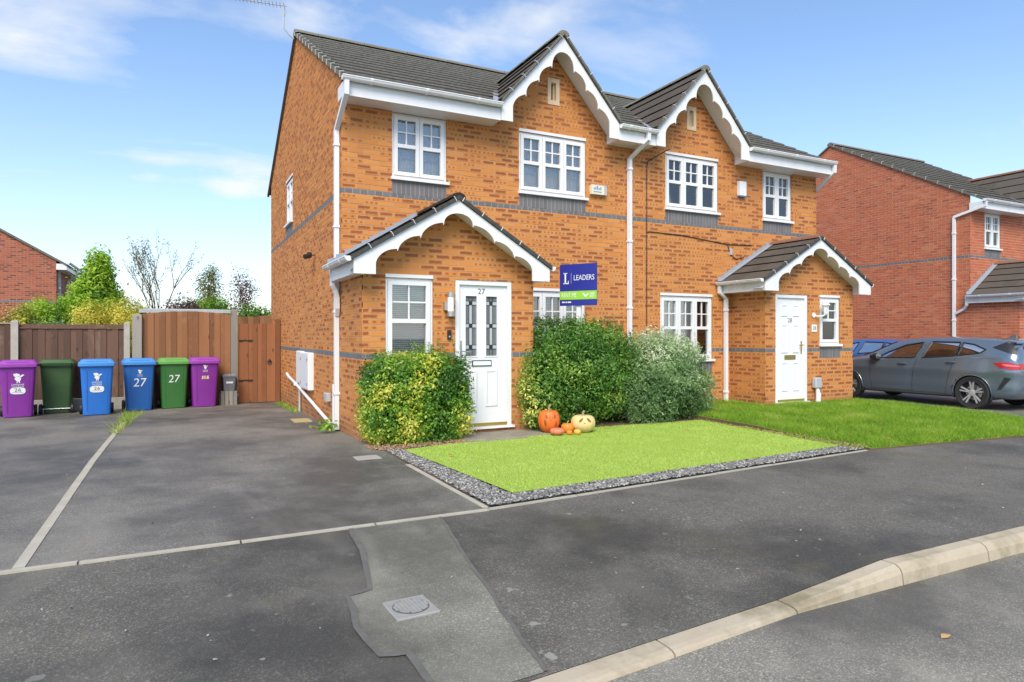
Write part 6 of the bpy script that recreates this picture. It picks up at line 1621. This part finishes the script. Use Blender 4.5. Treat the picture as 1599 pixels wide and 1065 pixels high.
# ------------------------------------------------------------------ pumpkins
def pumpkin(label, loc, rx, rz, ribs, m, stem_m, depth=.06, dent=.16, face=None, group=None, cat='pumpkin', yaw=0):
    t = thing('pumpkin', label, cat, loc, yaw, group, world=False)
    def sp_(th, ph, off=0):
        k = 1 - depth * (abs(math.cos(ribs * th / 2)) ** .5 * -1 + 1) * math.cos(ph) ** .5 if abs(ph) < 1.56 else 1
        rr = (rx + off) * math.cos(ph) ** .8 * k; zz_ = rz * (1 + math.sin(ph)) - dent * rz * max(0, math.sin(ph)) ** 6 * 1.6 + off * math.sin(ph)
        return (rr * math.cos(th), rr * math.sin(th), zz_)
    n, mm = ribs * 8, 20; mb = MB(); rings = [[sp_(2 * math.pi * i / n, -math.pi / 2 + math.pi * (j + .04) / (mm + .08)) for i in range(n)] for j in range(mm + 1)]
    mb.loft(rings, True, True); mb.build('flesh', m, t, smooth=True)
    if stem_m:
        mb = MB(); zt = rz * 2 * (1 - dent * .8); mb.tube([(0, 0, zt - .02), (.0, 0, zt + rz * .25), (.02, .0, zt + rz * .5)], [rx * .14, rx * .09, rx * .11], 7); mb.build('stem', stem_m, t)
    for poly in (face or ()):
        mb = MB(); cx_ = sum(p[0] for p in poly) / len(poly); cy_ = sum(p[1] for p in poly) / len(poly)
        fan = []
        for k in (0.0, .5, 1.0): fan.append([(cx_ + (a - cx_) * k, cy_ + (b - cy_) * k) for a, b in poly])
        mb.loft([[sp_(-math.pi / 2 + a, b, .0035) for a, b in r_] for r_ in fan], False, False); mb.build('carving', 'carve', t)
    return t
M['pumpkin'] = simple('pumpkin_orange', (.72, .155, .022), .5, .12, 14); M['pumpkin_pale'] = simple('pumpkin_cream', (.74, .56, .24), .5, .12, 12)
M['pumpkin_small'] = simple('pumpkin_bright', (.80, .23, .025), .45, .1, 14); M['pumpkin_yellow'] = simple('gourd_yellow', (.80, .42, .06), .45, .1, 14)
M['turban'] = simple('squash_red', (.66, .20, .10), .5, .3, 16); M['carve'] = simple('carved_flesh', (.30, .085, .012), .7, .3, 20); M['stemgreen'] = simple('dry_stem', (.30, .26, .14), .9, .3, 20)
def ell(cx_, cy_, a, b, rot=0, n=12): return [(cx_ + a * math.cos(t) * math.cos(rot) - b * math.sin(t) * math.sin(rot), cy_ + a * math.cos(t) * math.sin(rot) + b * math.sin(t) * math.cos(rot)) for t in lin(0, 2 * math.pi, n)[:-1]]
cy0 = rad(-14)
pumpkin('tall carved orange pumpkin with two eyed face beside the door step', (2.53, -1.66, .03), .155, .18, 10, 'pumpkin', 'stemgreen', .05, face=[ell(-.42, .38, .10, .17, .5), ell(.40, .38, .10, .17, -.5), ell(-.10, .30, .045, .07), ell(.14, .30, .045, .07), ell(.02, .12, .07, .035), ell(-.52, -.12, .12, .26, .2), ell(.52, -.22, .07, .2, -.2)], yaw=rad(-20))
pumpkin('carved cream pumpkin with two large slanted eyes and small smile', (2.98, -1.84, .03), .175, .138, 12, 'pumpkin_pale', 'stemgreen', .03, face=[ell(-.38, .42, .12, .28, -.55), ell(.28, .42, .12, .28, .55), ell(-.10, .10, .09, .03)], yaw=rad(-20))
pumpkin('small plain orange pumpkin between the carved ones', (2.735, -1.82, .03), .092, .08, 9, 'pumpkin_small', 'stemgreen', .07)
pumpkin('flat red and green striped turban squash before the tall pumpkin', (2.50, -1.93, .036), .10, .055, 8, 'turban', None, .10, cat='squash')
pumpkin('tiny orange gourd on the turf edge', (2.66, -1.99, .036), .042, .035, 8, 'pumpkin_small', 'stemgreen', .10, cat='gourd')
pumpkin('tiny yellow gourd on the turf edge', (2.775, -2.01, .036), .05, .040, 8, 'pumpkin_yellow', None, .10, cat='gourd')

# ------------------------------------------------------------------ letting board on its post
sg = thing('letting_board', 'blue and green letting board on white post rising from the green bush', 'sign', (3.36, -1.12, 0), rad(-CAM_YAW - 30), world=False)
mb = MB(); mb.box((-.035, .012, 0), (.035, .06, 2.30)); mb.build('post', 'white_door', sg)
blue_m = simple('sign_blue', (.022, .028, .26), .4, .06, 4); green_m = simple('sign_green', (.30, .60, .04), .4, .05, 4)
bw, z0, z1 = .31, 1.86, 2.50
mb = MB(); mb.box((-bw, -.008, z0), (bw, .010, z1)); bd = mb.build('board', blue_m, sg)
mb = MB(); mb.box((-bw, -.0105, z0 + .095), (bw, -.0082, z0 + .225)); mb.build('green_band', green_m, bd)
F_ = lambda x, z: (x, -.0112, z)
mb = MB(); text(mb, 'LEADERS', lambda x, y: F_(.10 + x, 2.285 + y), .115, .34)
for p, q_ in (((-.225, 2.20), (-.20, 2.365)), ((-.245, 2.355), (-.18, 2.368)), ((-.245, 2.197), (-.155, 2.212)), ((-.167, 2.212), (-.155, 2.245)), ((-.115, 2.20), (-.112, 2.365))):
    mb.quad(F_(p[0], p[1]), F_(q_[0], p[1]), F_(q_[0], q_[1]), F_(p[0], q_[1]))
mb.build('lettering', 'white_door', bd)
mb = MB(); text(mb, 'RENT ME', lambda x, y: (-.15 + x, -.0128, z0 + .160 + y), .095, .25); mb.build('band_lettering', 'white_door', bd)
mb = MB()
for pl_ in ([(.07, .19), (.11, .14), (.13, .125), (.13, .16), (.095, .19)], [(.13, .125), (.175, .17), (.18, .19), (.145, .175), (.132, .15)]):
    i = mb.addv([(x, -.0128, z0 + y) for x, y in pl_]); mb.face([i + k for k in range(len(pl_))])
mb.build('leaf_mark', 'white_door', bd); mb = MB()
for k in range(4): mb.quad((.20, -.0128, z0 + .13 + k * .018), (.20 + (.055, .075, .07, .075)[k], -.0128, z0 + .13 + k * .018), (.20 + (.055, .075, .07, .075)[k], -.0128, z0 + .138 + k * .018), (.20, -.0128, z0 + .138 + k * .018))
mb.build('band_small_print', 'white_door', bd)
mb = MB()
for a, w_ in ((-.27, .05), (-.21, .03), (-.17, .055)): mb.quad(F_(a, z0 + .045), F_(a + w_, z0 + .045), F_(a + w_, z0 + .065), F_(a, z0 + .065))
mb.build('small_print', 'white_door', bd)
